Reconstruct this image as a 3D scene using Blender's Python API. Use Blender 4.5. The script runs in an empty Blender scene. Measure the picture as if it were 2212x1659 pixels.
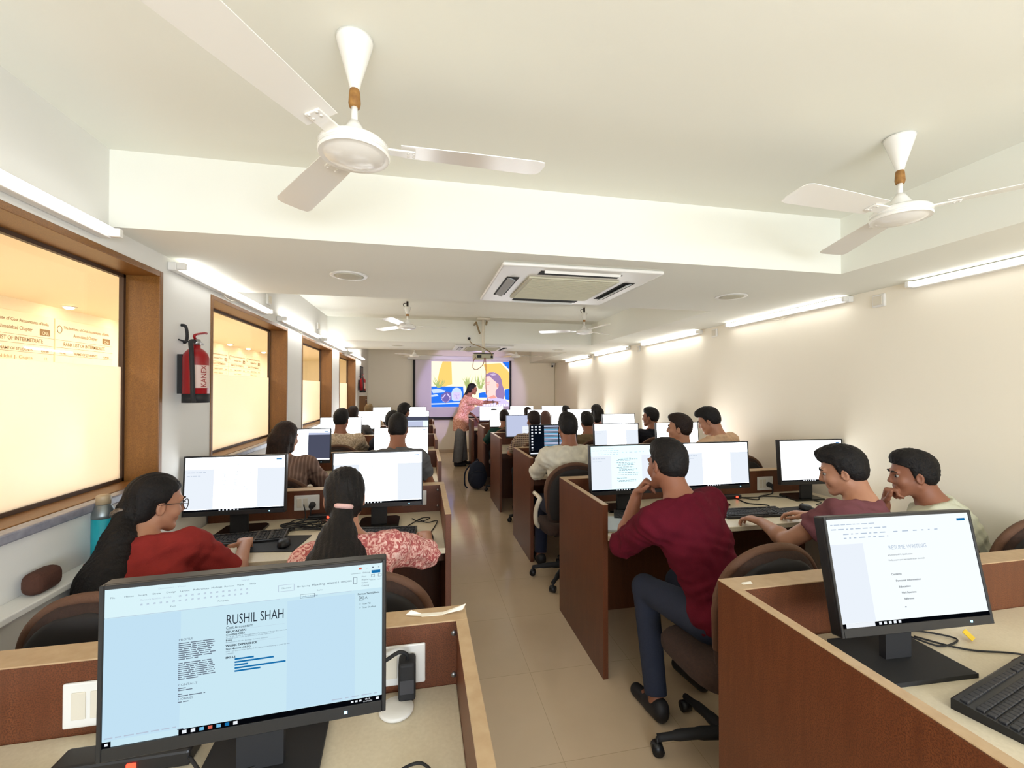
# computer training room seen from the last row: rooms, desks, people
REAR_FILL, CORR, PROJ, WORLD, EXPO, DOCS, BRT = 128.0, 31.0, 280.0, 0.5, 0.2, 3.6, 8.0
T_LEFT, T_RIGHT = (3.5, 7.0, 20.0, 28.0, 30.0), (4.0, 7.5, 16.0, 24.0, 28.0)
import bpy, bmesh, math, random
import numpy as np
from mathutils import Vector, Matrix, Euler

random.seed(7)
SC = bpy.context.scene
COL = SC.collection
R = math.radians

# ------------------------------------------------------------------ materials
def lin(c):
    out = []
    for v in c[:3]:
        v = v / 255.0
        out.append(v / 12.92 if v <= 0.04045 else ((v + 0.055) / 1.055) ** 2.4)
    return (*out, 1.0)

_mats = {}
def nt(m):
    return m.node_tree.nodes, m.node_tree.links

def new_mat(name):
    m = bpy.data.materials.new(name)
    m.use_nodes = True
    return m

def mat(name, col, rough=0.5, metal=0.0, spec=0.5, bump=None, var=None, coat=0.0, sheen=0.0):
    """plain procedural surface; var = (scale, second colour, contrast), bump = (scale, strength)"""
    if name in _mats:
        return _mats[name]
    m = new_mat(name)
    N, L = nt(m)
    b = N['Principled BSDF']
    b.inputs['Base Color'].default_value = lin(col)
    b.inputs['Roughness'].default_value = rough
    b.inputs['Metallic'].default_value = metal
    b.inputs['Specular IOR Level'].default_value = spec
    b.inputs['Coat Weight'].default_value = coat
    if sheen:
        b.inputs['Sheen Weight'].default_value = sheen
    if bump or var:
        tc = N.new('ShaderNodeTexCoord')
    if var:
        n = N.new('ShaderNodeTexNoise'); n.inputs['Scale'].default_value = var[0]; n.inputs['Detail'].default_value = 4
        L.new(tc.outputs['Object'], n.inputs['Vector'])
        r = N.new('ShaderNodeValToRGB')
        w = var[2] if len(var) > 2 else 0.2
        r.color_ramp.elements[0].position = 0.5 - w; r.color_ramp.elements[0].color = lin(col)
        r.color_ramp.elements[1].position = 0.5 + w; r.color_ramp.elements[1].color = lin(var[1])
        L.new(n.outputs['Fac'], r.inputs['Fac']); L.new(r.outputs['Color'], b.inputs['Base Color'])
    if bump:
        n2 = N.new('ShaderNodeTexNoise'); n2.inputs['Scale'].default_value = bump[0]; n2.inputs['Detail'].default_value = 3
        L.new(tc.outputs['Object'], n2.inputs['Vector'])
        bp = N.new('ShaderNodeBump'); bp.inputs['Strength'].default_value = bump[1]; bp.inputs['Distance'].default_value = 0.005
        L.new(n2.outputs['Fac'], bp.inputs['Height']); L.new(bp.outputs['Normal'], b.inputs['Normal'])
    _mats[name] = m
    return m

def emit(name, col, strength=1.0):
    if name in _mats:
        return _mats[name]
    m = new_mat(name)
    N, L = nt(m)
    N.remove(N['Principled BSDF'])
    e = N.new('ShaderNodeEmission'); e.inputs['Color'].default_value = lin(col); e.inputs['Strength'].default_value = strength
    L.new(e.outputs[0], N['Material Output'].inputs['Surface'])
    _mats[name] = m
    return m

def laminate(name, c1, c2, speck):
    m = new_mat(name); N, L = nt(m); b = N['Principled BSDF']
    tc = N.new('ShaderNodeTexCoord'); mp = N.new('ShaderNodeMapping'); mp.inputs['Scale'].default_value = (14, 14, 1.6)
    L.new(tc.outputs['Object'], mp.inputs['Vector'])
    n = N.new('ShaderNodeTexNoise'); n.inputs['Scale'].default_value = 3.0; n.inputs['Detail'].default_value = 6; n.inputs['Distortion'].default_value = 0.6
    L.new(mp.outputs[0], n.inputs['Vector'])
    r = N.new('ShaderNodeValToRGB'); r.color_ramp.elements[0].position = 0.3; r.color_ramp.elements[0].color = lin(c1)
    r.color_ramp.elements[1].position = 0.72; r.color_ramp.elements[1].color = lin(c2)
    L.new(n.outputs['Fac'], r.inputs['Fac'])
    n2 = N.new('ShaderNodeTexNoise'); n2.inputs['Scale'].default_value = 300; n2.inputs['Detail'].default_value = 2
    L.new(tc.outputs['Object'], n2.inputs['Vector'])
    r2 = N.new('ShaderNodeValToRGB'); r2.color_ramp.elements[0].position = 0.40; r2.color_ramp.elements[1].position = 0.56
    L.new(n2.outputs['Fac'], r2.inputs['Fac'])
    mx = N.new('ShaderNodeMix'); mx.data_type = 'RGBA'
    mx.inputs[6].default_value = lin(speck)
    L.new(r2.outputs['Color'], mx.inputs[0]); L.new(r.outputs['Color'], mx.inputs[7])
    L.new(mx.outputs[2], b.inputs['Base Color'])
    b.inputs['Roughness'].default_value = 0.42
    _mats[name] = m
    return m

def tile_floor(name):
    m = new_mat(name); N, L = nt(m); b = N['Principled BSDF']
    tc = N.new('ShaderNodeTexCoord')
    br = N.new('ShaderNodeTexBrick'); br.offset = 0.0
    br.inputs['Scale'].default_value = 1.0; br.inputs['Mortar Size'].default_value = 0.0016
    br.inputs['Brick Width'].default_value = 0.6; br.inputs['Row Height'].default_value = 0.6
    br.inputs['Color1'].default_value = lin((220, 196, 164)); br.inputs['Color2'].default_value = lin((217, 193, 161))
    br.inputs['Mortar'].default_value = lin((192, 168, 136)); br.inputs['Mortar Smooth'].default_value = 0.3
    L.new(tc.outputs['Object'], br.inputs['Vector'])
    n = N.new('ShaderNodeTexNoise'); n.inputs['Scale'].default_value = 5; n.inputs['Detail'].default_value = 5
    L.new(tc.outputs['Object'], n.inputs['Vector'])
    mx = N.new('ShaderNodeMix'); mx.data_type = 'RGBA'; mx.blend_type = 'MULTIPLY'
    r = N.new('ShaderNodeValToRGB'); r.color_ramp.elements[0].color = (0.9, 0.89, 0.87, 1); r.color_ramp.elements[1].color = (1, 1, 1, 1)
    L.new(n.outputs['Fac'], r.inputs['Fac'])
    mx.inputs[0].default_value = 1.0
    L.new(br.outputs['Color'], mx.inputs[6]); L.new(r.outputs['Color'], mx.inputs[7])
    L.new(mx.outputs[2], b.inputs['Base Color'])
    b.inputs['Roughness'].default_value = 0.13
    b.inputs['Specular IOR Level'].default_value = 0.6
    _mats[name] = m
    return m

def clear_glass(name):
    m = new_mat(name); N, L = nt(m); N.remove(N['Principled BSDF'])
    t = N.new('ShaderNodeBsdfTransparent'); g = N.new('ShaderNodeBsdfGlossy'); g.inputs['Roughness'].default_value = 0.02
    mx = N.new('ShaderNodeMixShader'); mx.inputs[0].default_value = 0.04
    L.new(t.outputs[0], mx.inputs[1]); L.new(g.outputs[0], mx.inputs[2])
    L.new(mx.outputs[0], N['Material Output'].inputs['Surface'])
    _mats[name] = m
    return m

def frosted_glass(name):
    m = new_mat(name); N, L = nt(m); N.remove(N['Principled BSDF'])
    t = N.new('ShaderNodeBsdfTranslucent'); t.inputs['Color'].default_value = (0.95, 0.93, 0.9, 1)
    d = N.new('ShaderNodeBsdfDiffuse'); d.inputs['Color'].default_value = (0.85, 0.83, 0.8, 1)
    g = N.new('ShaderNodeBsdfGlossy'); g.inputs['Roughness'].default_value = 0.25
    m1 = N.new('ShaderNodeMixShader'); m1.inputs[0].default_value = 0.22
    L.new(t.outputs[0], m1.inputs[1]); L.new(d.outputs[0], m1.inputs[2])
    m2 = N.new('ShaderNodeMixShader'); m2.inputs[0].default_value = 0.06
    L.new(m1.outputs[0], m2.inputs[1]); L.new(g.outputs[0], m2.inputs[2])
    L.new(m2.outputs[0], N['Material Output'].inputs['Surface'])
    _mats[name] = m
    return m

def pattern_cloth(name, kind, c1, c2, c3=None, scale=1.0):
    m = new_mat(name); N, L = nt(m); b = N['Principled BSDF']
    b.inputs['Roughness'].default_value = 0.9; b.inputs['Specular IOR Level'].default_value = 0.15
    tc = N.new('ShaderNodeTexCoord')
    if kind == 'floral':
        v = N.new('ShaderNodeTexNoise'); v.inputs['Scale'].default_value = 26 * scale; v.inputs['Detail'].default_value = 3; v.inputs['Distortion'].default_value = 2.2
        L.new(tc.outputs['Object'], v.inputs['Vector'])
        r = N.new('ShaderNodeValToRGB'); e = r.color_ramp.elements
        e[0].position = 0.43; e[0].color = lin(c2); e[1].position = 0.53; e[1].color = lin(c1)
        if c3:
            x = e.new(0.64); x.color = lin(c3)
        L.new(v.outputs['Fac'], r.inputs['Fac']); L.new(r.outputs['Color'], b.inputs['Base Color'])
    else:
        mx = None
        dirs = ['X', 'Z'] if kind == 'plaid' else (['X'] if kind == 'vstripe' else ['Z'])
        prev = None
        for i, dd in enumerate(dirs):
            w = N.new('ShaderNodeTexWave'); w.bands_direction = dd; w.inputs['Scale'].default_value = 9 * scale; w.inputs['Distortion'].default_value = 0.6
            L.new(tc.outputs['Object'], w.inputs['Vector'])
            r = N.new('ShaderNodeValToRGB'); r.color_ramp.elements[0].position = 0.55; r.color_ramp.elements[1].position = 0.75
            L.new(w.outputs['Fac'], r.inputs['Fac'])
            mx = N.new('ShaderNodeMix'); mx.data_type = 'RGBA'
            L.new(r.outputs['Color'], mx.inputs[0])
            if prev is None:
                mx.inputs[6].default_value = lin(c1)
            else:
                L.new(prev.outputs[2], mx.inputs[6])
            mx.inputs[7].default_value = lin(c2 if i == 0 or not c3 else c3)
            prev = mx
        L.new(prev.outputs[2], b.inputs['Base Color'])
    n2 = N.new('ShaderNodeTexNoise'); n2.inputs['Scale'].default_value = 300
    L.new(tc.outputs['Object'], n2.inputs['Vector'])
    bp = N.new('ShaderNodeBump'); bp.inputs['Strength'].default_value = 0.25; bp.inputs['Distance'].default_value = 0.004
    L.new(n2.outputs['Fac'], bp.inputs['Height']); L.new(bp.outputs['Normal'], b.inputs['Normal'])
    _mats[name] = m
    return m

# ------------------------------------------------------------------ mesh builder
class B:
    def __init__(s):
        s.v = []; s.f = []; s.mi = []; s.sm = []; s.M = Matrix.Identity(4); s.m = 0
    def raw(s, verts, faces, smooth=False):
        o = len(s.v)
        for p in verts:
            q = s.M @ Vector(p); s.v.append((q.x, q.y, q.z))
        for f in faces:
            s.f.append([i + o for i in f]); s.mi.append(s.m); s.sm.append(smooth)
    def box(s, x0, x1, y0, y1, z0, z1, bev=0.0, seg=2):
        if bev <= 0:
            V = [(x0,y0,z0),(x1,y0,z0),(x1,y1,z0),(x0,y1,z0),(x0,y0,z1),(x1,y0,z1),(x1,y1,z1),(x0,y1,z1)]
            F = [(0,3,2,1),(4,5,6,7),(0,1,5,4),(1,2,6,5),(2,3,7,6),(3,0,4,7)]
            s.raw(V, F); return s
        bm = bmesh.new(); bmesh.ops.create_cube(bm, size=1.0)
        for v in bm.verts:
            v.co = Vector(((x0+x1)/2 + v.co.x*(x1-x0), (y0+y1)/2 + v.co.y*(y1-y0), (z0+z1)/2 + v.co.z*(z1-z0)))
        bmesh.ops.bevel(bm, geom=list(bm.edges), offset=min(bev, (x1-x0)*.45, (y1-y0)*.45, (z1-z0)*.45), segments=seg, profile=0.5, affect='EDGES')
        bm.verts.index_update()
        s.raw([v.co.copy() for v in bm.verts], [[v.index for v in f.verts] for f in bm.faces], False)
        bm.free(); return s
    def lathe(s, prof, n=24, c=(0, 0, 0), smooth=True, cap=True):
        V = []; F = []
        k = len(prof)
        for i in range(n):
            a = 2*math.pi*i/n
            for r, z in prof:
                V.append((c[0]+r*math.cos(a), c[1]+r*math.sin(a), c[2]+z))
        for i in range(n):
            j = (i+1) % n
            for q in range(k-1):
                F.append((i*k+q, j*k+q, j*k+q+1, i*k+q+1))
        if cap and prof[0][0] > 1e-6:
            F.append([i*k for i in range(n)][::-1])
        if cap and prof[-1][0] > 1e-6:
            F.append([i*k+k-1 for i in range(n)])
        s.raw(V, F, smooth); return s
    def cyl(s, p0, p1, r0, r1=None, n=16, smooth=True):
        r1 = r0 if r1 is None else r1
        p0 = Vector(p0); p1 = Vector(p1); d = p1 - p0
        q = d.to_track_quat('Z', 'Y').to_matrix().to_4x4()
        old = s.M; s.M = s.M @ Matrix.Translation(p0) @ q
        s.lathe([(r0, 0), (r1, d.length)], n, smooth=smooth); s.M = old; return s
    def tube(s, pts, r, n=8, closed=False, sub=6):
        P = [Vector(p) for p in pts]
        if sub > 1 and len(P) > 2:
            Q = []
            m = len(P)
            rng = range(m) if closed else range(m-1)
            for i in rng:
                a = P[(i-1) % m] if closed or i > 0 else P[0]
                b = P[i]; c = P[(i+1) % m]
                d = P[(i+2) % m] if closed or i+2 < m else P[-1]
                for k in range(sub):
                    t = k/sub
                    Q.append(0.5*((2*b)+(c-a)*t+(2*a-5*b+4*c-d)*t*t+(3*b-a-3*c+d)*t**3))
            if not closed:
                Q.append(P[-1])
            P = Q
        V = []; F = []; k = len(P); up = Vector((0.013, 0.021, 1)).normalized()
        for i, p in enumerate(P):
            a = P[(i-1) % k] if closed or i > 0 else P[i]; b = P[(i+1) % k] if closed or i < k-1 else P[i]
            t = (b-a).normalized() if (b-a).length > 1e-9 else Vector((0, 0, 1))
            x = t.cross(up)
            if x.length < 1e-3:
                x = t.cross(Vector((1, 0, 0)))
            x.normalize(); y = x.cross(t)
            rr = r[min(i*len(r)//k, len(r)-1)] if isinstance(r, (list, tuple)) else r
            for j in range(n):
                an = 2*math.pi*j/n
                V.append(p + x*math.cos(an)*rr + y*math.sin(an)*rr)
        for i in range(k if closed else k-1):
            ii = (i+1) % k
            for j in range(n):
                jj = (j+1) % n
                F.append((i*n+j, i*n+jj, ii*n+jj, ii*n+j))
        if not closed:
            F.append(list(range(n))[::-1]); F.append([(k-1)*n+j for j in range(n)])
        s.raw(V, F, True); return s
    def prism(s, poly, h0, h1, plane='XY'):
        """extrude a closed outline (list of 2D points, counter-clockwise) between two heights"""
        def P(a, b, h):
            return (a, b, h) if plane == 'XY' else ((a, h, b) if plane == 'XZ' else (h, a, b))
        n = len(poly)
        V = [P(a, b, h0) for a, b in poly] + [P(a, b, h1) for a, b in poly]
        F = [list(range(n))[::-1], [n+i for i in range(n)]]
        for i in range(n):
            F.append((i, (i+1) % n, n+(i+1) % n, n+i))
        s.raw(V, F); return s
    def quad(s, x0, x1, z0, z1, y):
        s.raw([(x0,y,z0),(x1,y,z0),(x1,y,z1),(x0,y,z1)], [(0,1,2,3)]); return s
    def poly(s, pts, y):
        s.raw([(a, y, b) for a, b in pts], [list(range(len(pts)))]); return s
    def text(s, body, x, z, size, y=0.0, w=None, align='LEFT', rot=0.0, bold=0.0):
        c = bpy.data.curves.new('lettering', 'FONT'); c.body = body; c.size = size; c.align_x = align; c.resolution_u = 2
        c.offset = bold
        o = bpy.data.objects.new('lettering', c)
        me = bpy.data.meshes.new_from_object(o)
        xs = [v.co.x for v in me.vertices]
        k = 1.0
        if w and xs and max(xs) - min(xs) > 1e-6:
            k = w/(max(xs)-min(xs))
        ca, sa = math.cos(rot), math.sin(rot)
        s.raw([(x+(v.co.x*k)*ca - v.co.y*sa, y, z + v.co.x*k*sa + v.co.y*ca) for v in me.vertices], [list(p.vertices) for p in me.polygons])
        bpy.data.meshes.remove(me); bpy.data.objects.remove(o); bpy.data.curves.remove(c)
        return s
    def build(s, name, mats, parent=None, loc=None, rot=None, label=None):
        me = bpy.data.meshes.new(name)
        me.from_pydata(s.v, [], s.f)
        if not isinstance(mats, (list, tuple)):
            mats = [mats]
        for m in mats:
            me.materials.append(m)
        me.polygons.foreach_set('material_index', s.mi)
        me.polygons.foreach_set('use_smooth', s.sm)
        bm = bmesh.new(); bm.from_mesh(me)
        if not getattr(s, 'keep', False):
            bmesh.ops.recalc_face_normals(bm, faces=bm.faces)
        bm.to_mesh(me); bm.free()
        me.update()
        o = bpy.data.objects.new(name, me); COL.objects.link(o)
        if parent: o.parent = parent
        if loc: o.location = loc
        if rot: o.rotation_euler = rot
        if label: o['label'] = label
        return o

def tag(o, label, cat, group=None):
    o['label'] = label; o['category'] = cat
    if group: o['group'] = group
    return o

def thing(name, label, cat, loc=(0, 0, 0), rotz=0.0, group=None):
    o = bpy.data.objects.new(name, None); COL.objects.link(o)
    o.location = loc; o.rotation_euler = (0, 0, rotz)
    return tag(o, label, cat, group)

def struct(o):
    o['kind'] = 'structure'; return o

def dup(root, loc=None, rotz=None, label=None, group=None):
    r = root.copy(); COL.objects.link(r)
    if loc is not None: r.location = loc
    if rotz is not None: r.rotation_euler = (0, 0, rotz)
    if label: r['label'] = label
    if group: r['group'] = group
    for ch in list(root.children):
        c = ch.copy(); COL.objects.link(c); c.parent = r
        for g in list(ch.children):
            d = g.copy(); COL.objects.link(d); d.parent = c
    return r

# ------------------------------------------------------------------ shared surfaces
XL = -1.28                                   # left wall face
def XR(y): return 2.92 + 0.0465*y            # right wall face (slightly out of square)
YB, YN = 11.05, -2.4
ZS, ZC = 2.275, 2.60                         # dropped soffit, coffer ceiling

PLASTER = mat('cream_plaster', (247, 239, 222), 0.75, bump=(60, 0.06))
CEILING = mat('ceiling_paint', (238, 238, 228), 0.8, bump=(70, 0.05))
WALLW = mat('wall_paint_white', (226, 225, 220), 0.7, bump=(60, 0.06))
FLOORM = tile_floor('beige_floor_tile')
WOOD = laminate('brown_laminate', (98, 52, 27), (116, 65, 36), (86, 45, 24))
FRAMEW = laminate('window_frame_wood', (120, 78, 30), (136, 91, 37), (112, 72, 27))
DARKWOOD = mat('dark_frame_edge', (66, 44, 28), 0.5)
EDGE = mat('tan_edge_band', (192, 164, 128), 0.45, var=(30, (180, 150, 114)))
DESKTOP = mat('cream_desktop_laminate', (222, 210, 184), 0.35, var=(120, (210, 197, 170), 0.3))
BLACK = mat('black_plastic', (22, 22, 24), 0.42)
BLACKM = mat('matte_black_plastic', (28, 28, 30), 0.7)
KEYM = mat('keycap_plastic', (38, 38, 41), 0.5)
GLOSSB = mat('glossy_black_plastic', (14, 14, 16), 0.15)
WHITEP = mat('white_plastic', (232, 230, 224), 0.35)
IVORY = mat('ivory_plastic', (222, 214, 196), 0.4)
FANW = mat('fan_white_enamel', (240, 238, 232), 0.22)
RUST = mat('rusty_brown_coupling', (168, 122, 62), 0.7, var=(60, (130, 88, 42)))
METAL = mat('brushed_metal', (170, 170, 172), 0.35, metal=0.9)
STONE = mat('grey_stone_sill', (150, 150, 160), 0.3, var=(25, (120, 120, 132)))
RED = mat('red_enamel', (148, 14, 22), 0.28)
LABELW = mat('extinguisher_label', (214, 188, 178), 0.5)
LABELR = mat('red_lettering', (150, 30, 30), 0.5)
NAVY = mat('navy_bag_fabric', (26, 30, 46), 0.85, bump=(200, 0.3))
TEAL = mat('teal_bottle_enamel', (24, 150, 160), 0.35)
GREYM = mat('grey_bottle_metal', (120, 126, 126), 0.35, metal=0.6)
CHAIRF = mat('brown_chair_fabric', (62, 42, 32), 0.95, bump=(220, 0.35), var=(90, (50, 34, 27)))
CHAIRB = mat('dark_chair_shell', (30, 26, 25), 0.75)
CHAIRE = mat('brown_chair_edging', (98, 67, 48), 0.8, bump=(200, 0.3))
CREAMP = mat('cream_armrest_plastic', (226, 214, 190), 0.4)
LEDR = emit('red_indicator', (255, 60, 40), 4.0)
LEDB = emit('blue_indicator', (150, 220, 255), 3.0)
def tube_glow(s): return emit('tube_glow_%d' % round(s*10), (253, 252, 248), s)
GLASS = clear_glass('window_glass')
FROST = frosted_glass('frosted_film')
CORRW = mat('corridor_paint', (250, 242, 222), 0.7)

# ------------------------------------------------------------------ room shell
b = B(); b.box(-3.1, 4.2, YN-0.2, YB+2.2, -0.08, 0)
struct(b.build('floor', FLOORM))
# ceiling: coffers between dropped soffit bands
C1, S1, C2, S2 = 2.107, 3.345, 6.37, 7.68
def coffer_x(y): return 2.33 + 0.038*y
b = B()
b.box(XL-0.3, 4.2, YN-0.2, YB+0.2, ZC, ZC+0.1)
struct(b.build('ceiling', CEILING))
b = B(); b.box(XL, XR(S1)+0.02, C1, S1, ZS, ZC); struct(b.build('ceiling_beam', CEILING))
b = B(); b.box(XL, XR(S2)+0.02, C2, S2, ZS, ZC); struct(b.build('ceiling_beam', CEILING))
b = B()
for y0, y1 in ((YN, C1), (S1, C2), (S2, YB)):
    V = [(coffer_x(y0), y0, ZS), (XR(y0)+0.05, y0, ZS), (XR(y1)+0.05, y1, ZS), (coffer_x(y1), y1, ZS)]
    V += [(x, y, ZC) for x, y, z in V]
    b.raw(V, [(0,3,2,1),(4,5,6,7),(0,1,5,4),(1,2,6,5),(2,3,7,6),(3,0,4,7)])
struct(b.build('ceiling_bulkhead', CEILING))
# right wall, slightly splayed
b = B()
V = [(XR(YN-.2), YN-.2, 0), (XR(YN-.2)+.2, YN-.2, 0), (XR(YB+.2)+.2, YB+.2, 0), (XR(YB+.2), YB+.2, 0)]
V += [(x, y, ZC) for x, y, z in V]
b.raw(V, [(0,3,2,1),(4,5,6,7),(0,1,5,4),(1,2,6,5),(2,3,7,6),(3,0,4,7)])
struct(b.build('wall_right', PLASTER))
b = B(); b.box(-3.1, XR(YB)+0.2, YB, YB+0.15, 0, ZC); struct(b.build('wall_back', PLASTER))
# wall behind the camera with a wide opening added to let in light
b = B()
b.box(-3.1, 3.2, YN-0.15, YN, 0, 0.95); b.box(-3.1, 3.2, YN-0.15, YN, 1.95, ZC)
b.box(-3.1, -0.9, YN-0.15, YN, 0.95, 1.95); b.box(2.4, 3.2, YN-0.15, YN, 0.95, 1.95)
struct(b.build('wall_front', PLASTER))
# left wall: full height strips between the openings
TH = 0.16
WIN = [(0.90, 2.49), (3.00, 4.56), (5.08, 6.68), (7.25, 8.95)]
WZ0, WZ1 = 1.125, 2.185
b = B()
b.box(XL-TH, XL, YN-.2, YB, 0, WZ0); b.box(XL-TH, XL, YN-.2, YB, WZ1, ZC)
ys = [YN-.2] + [v for w in WIN for v in w] + [YB]
for i in range(0, len(ys), 2):
    b.box(XL-TH, XL, ys[i], ys[i+1], WZ0, WZ1)
struct(b.build('wall_left', WALLW))
b = B(); b.box(0.0-1.28, XR(YB), YB-0.012, YB, 0, 0.085, 0.003); struct(b.build('baseboard_back', mat('skirting_tile', (196, 176, 148), 0.3)))
b = B()
for y0, y1 in ((1.36, 2.25),):
    b.box(XL, XL+0.085, y0, y1, 0.905, 0.928, 0.004); b.box(XL, XL+0.06, y0, y1, 0.80, 0.905)
struct(b.build('trim_1', WALLW))

# windows: frame, clear pane above, frosted pane below, stone sill
for i, (y0, y1) in enumerate(WIN):
    w = bpy.data.objects.new('window_%d' % (i+1), None); COL.objects.link(w); w['kind'] = 'structure'
    b = B()
    gx = XL - 0.155
    f = 0.028                                              # jamb boards lining the opening
    b.box(XL-TH, XL+0.006, y0, y0+f, WZ0, WZ1, .003); b.box(XL-TH, XL+0.006, y1-f, y1, WZ0, WZ1, .003)
    b.box(XL-TH, XL+0.006, y0+f, y1-f, WZ1-f, WZ1, .003); b.box(XL-TH, XL-0.03, y0+f, y1-f, WZ0, WZ0+f, .003)
    b.m = 1                                                # dark gasket round the glass
    g0, g1, z0, z1 = y0+f, y1-f, WZ0+f, WZ1-f
    t = 0.016
    b.box(gx-.006, gx+.014, g0, g0+t, z0, z1); b.box(gx-.006, gx+.014, g1-t, g1, z0, z1)
    b.box(gx-.006, gx+.014, g0, g1, z0, z0+t); b.box(gx-.006, gx+.014, g0, g1, z1-t, z1)
    b.build('window_frame', [FRAMEW, DARKWOOD], w)
    b = B(); b.box(gx, gx+.006, g0+t, g1-t, 1.706, z1-t); b.build('window_pane', GLASS, w, label='clear upper glass pane')
    b = B(); b.box(gx, gx+.006, g0+t, g1-t, z0+t, 1.706); b.build('window_pane', FROST, w, label='frosted lower glass pane')
    b = B(); b.box(XL-0.03, XL+0.022, y0-.02, y1+.02, WZ0-.008, WZ0+.026, .006); b.build('window_sill', STONE, w)

# corridor beyond the windows
CX, CZ = -2.92, 2.262
b = B(); b.box(CX-0.1, CX, YN-.2, YB+2, 0, CZ+.1); struct(b.build('wall_corridor', CORRW))
b = B(); b.box(CX, XL-TH, YN-.2, YB+2, CZ, CZ+.1); struct(b.build('ceiling_corridor', CORRW))
b = B(); b.box(CX, XL-TH, YB+1.9, YB+2, 0, CZ); struct(b.build('wall_corridor_end', CORRW))
for k, y in enumerate((2.2, 3.3, 4.15, 4.83, 5.6, 6.4, 7.15, 7.85, 8.55, 9.6, 10.6)):
    b = B(); b.lathe([(0.0, -0.022), (0.018, -0.020), (0.03, -0.013), (0.036, 0.0)], 20); b.m = 1
    b.lathe([(0.037, -.006), (0.05, -.006), (0.052, 0.0), (0.037, 0.0)], 20)
    o = b.build('downlight', [emit('downlight_glow', (255, 236, 190), 30.0), WHITEP], None, (CX+0.13, y, CZ))
    tag(o, 'small round corridor downlight in the row above the name boards', 'light', 'corridor downlights')
# name boards on the corridor wall
BOARD = mat('name_board_white', (246, 238, 214), 0.4)
INK = mat('brown_board_lettering', (142, 112, 70), 0.6)
INKF = mat('faded_board_lettering', (190, 158, 112), 0.6)
def board(y0, y1, label, names):
    """ local x runs along the board (towards +Y), z up; mounted facing the room (+X)"""
    w = y1-y0; H0, H1 = 1.30, 2.17
    t = thing('name_board', label, 'name board', (CX+0.002, y0, 0), R(90), 'rank list boards in the corridor')
    b = B(); b.box(0, w, -0.018, 0, H0, H1, .003); b.build('panel', BOARD, t)
    b = B(); yy = -0.0195
    b.text('The Institute of Cost Accountants of India', w*.12, H1-.075, .034, yy, w*.80, bold=.0002)
    b.text('Ahmedabad Chapter', w*.28, H1-.135, .042, yy, w*.42)
    b.box(w*.80, w*.94, yy-.0008, yy, H1-.155, H1-.105)
    b.text('RANK LIST OF INTERMEDIATE', w*.12, H1-.215, .042, yy, w*.72, bold=.0003)
    b.text('YEAR', w*.06, H1-.285, .026, yy, w*.10, bold=.0002); b.text('NAME OF STUDENTS', w*.30, H1-.285, .03, yy, w*.40, bold=.0002)
    b.text('RANK', w*.82, H1-.285, .024, yy, w*.11, bold=.0002)
    for k in range(11):
        z = H1-.17-.062*k
        b.box(0.0, w, yy-.0006, yy, z-.002, z)
    b.tube([(w*.06+.024*math.cos(a), yy, H1-.085+.03*math.sin(a)) for a in np.linspace(0, 6.283, 13)[:-1]], .0022, 5, True, 2)
    b.m = 1
    for k, nm in enumerate(names):
        b.text(nm, w*.28, H1-.345-.062*k, .034, yy, w*.42); b.text('%d' % (k*7+12), w*.86, H1-.345-.062*k, .03, yy)
    b.m = 2
    b.text('CMA', w*.825, H1-.148, .036, yy-.002, w*.09)
    b.build('board_lettering', [INK, INKF, BOARD], t)
board(2.83, 3.49, 'nearest rank list board seen through the first window, cut by the frame edge', [])
board(3.505, 4.165, 'rank list board with two filled name rows, behind the first window', ['Nikhil J. Gupta', 'Soham P. Maheswar'])
board(4.18, 4.84, 'rank list board with empty name rows, behind the first window', [])
board(6.72, 7.38, 'rank list board at the near side of the second window', ['Nikhil J. Gupta', 'Soham P. Maheswar', 'Nikhil J. Gupta'])
board(7.395, 8.055, 'middle rank list board of the three behind the second window', ['Soham P. Maheswar', 'Nikhil J. Gupta', 'Soham P. Maheswar'])
board(8.07, 8.73, 'rank list board at the far side of the second window', ['Nikhil J. Gupta', 'Soham P. Maheswar', 'Nikhil J. Gupta'])
b = B(); b.box(CX+.003, CX+.02, 10.4, 11.6, 1.2, 2.0, .004); b.m = 1; b.box(CX+.02, CX+.024, 10.45, 11.55, 1.25, 1.95)
tag(b.build('notice_board', [mat('pale_board_rim', (206, 214, 170), .6), mat('pale_green_board', (222, 226, 186), .6)]), 'pale green notice board behind the third window', 'notice board')
t = thing('corridor_doorway', 'white door with brown jambs at the corridor end, seen through the fourth window', 'door', (-2.1, YB+1.88, 0))
b = B(); b.box(-.5, .5, -.02, .02, 0, 2.0, .004); b.build('door_leaf', WHITEP, t)
b = B(); b.box(-.62, -.5, -.05, .03, 0, 2.08, .004); b.box(.5, .62, -.05, .03, 0, 2.08, .004); b.box(-.5, .5, -.05, .03, 2.0, 2.08, .004); b.build('door_frame', FRAMEW, t)

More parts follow.
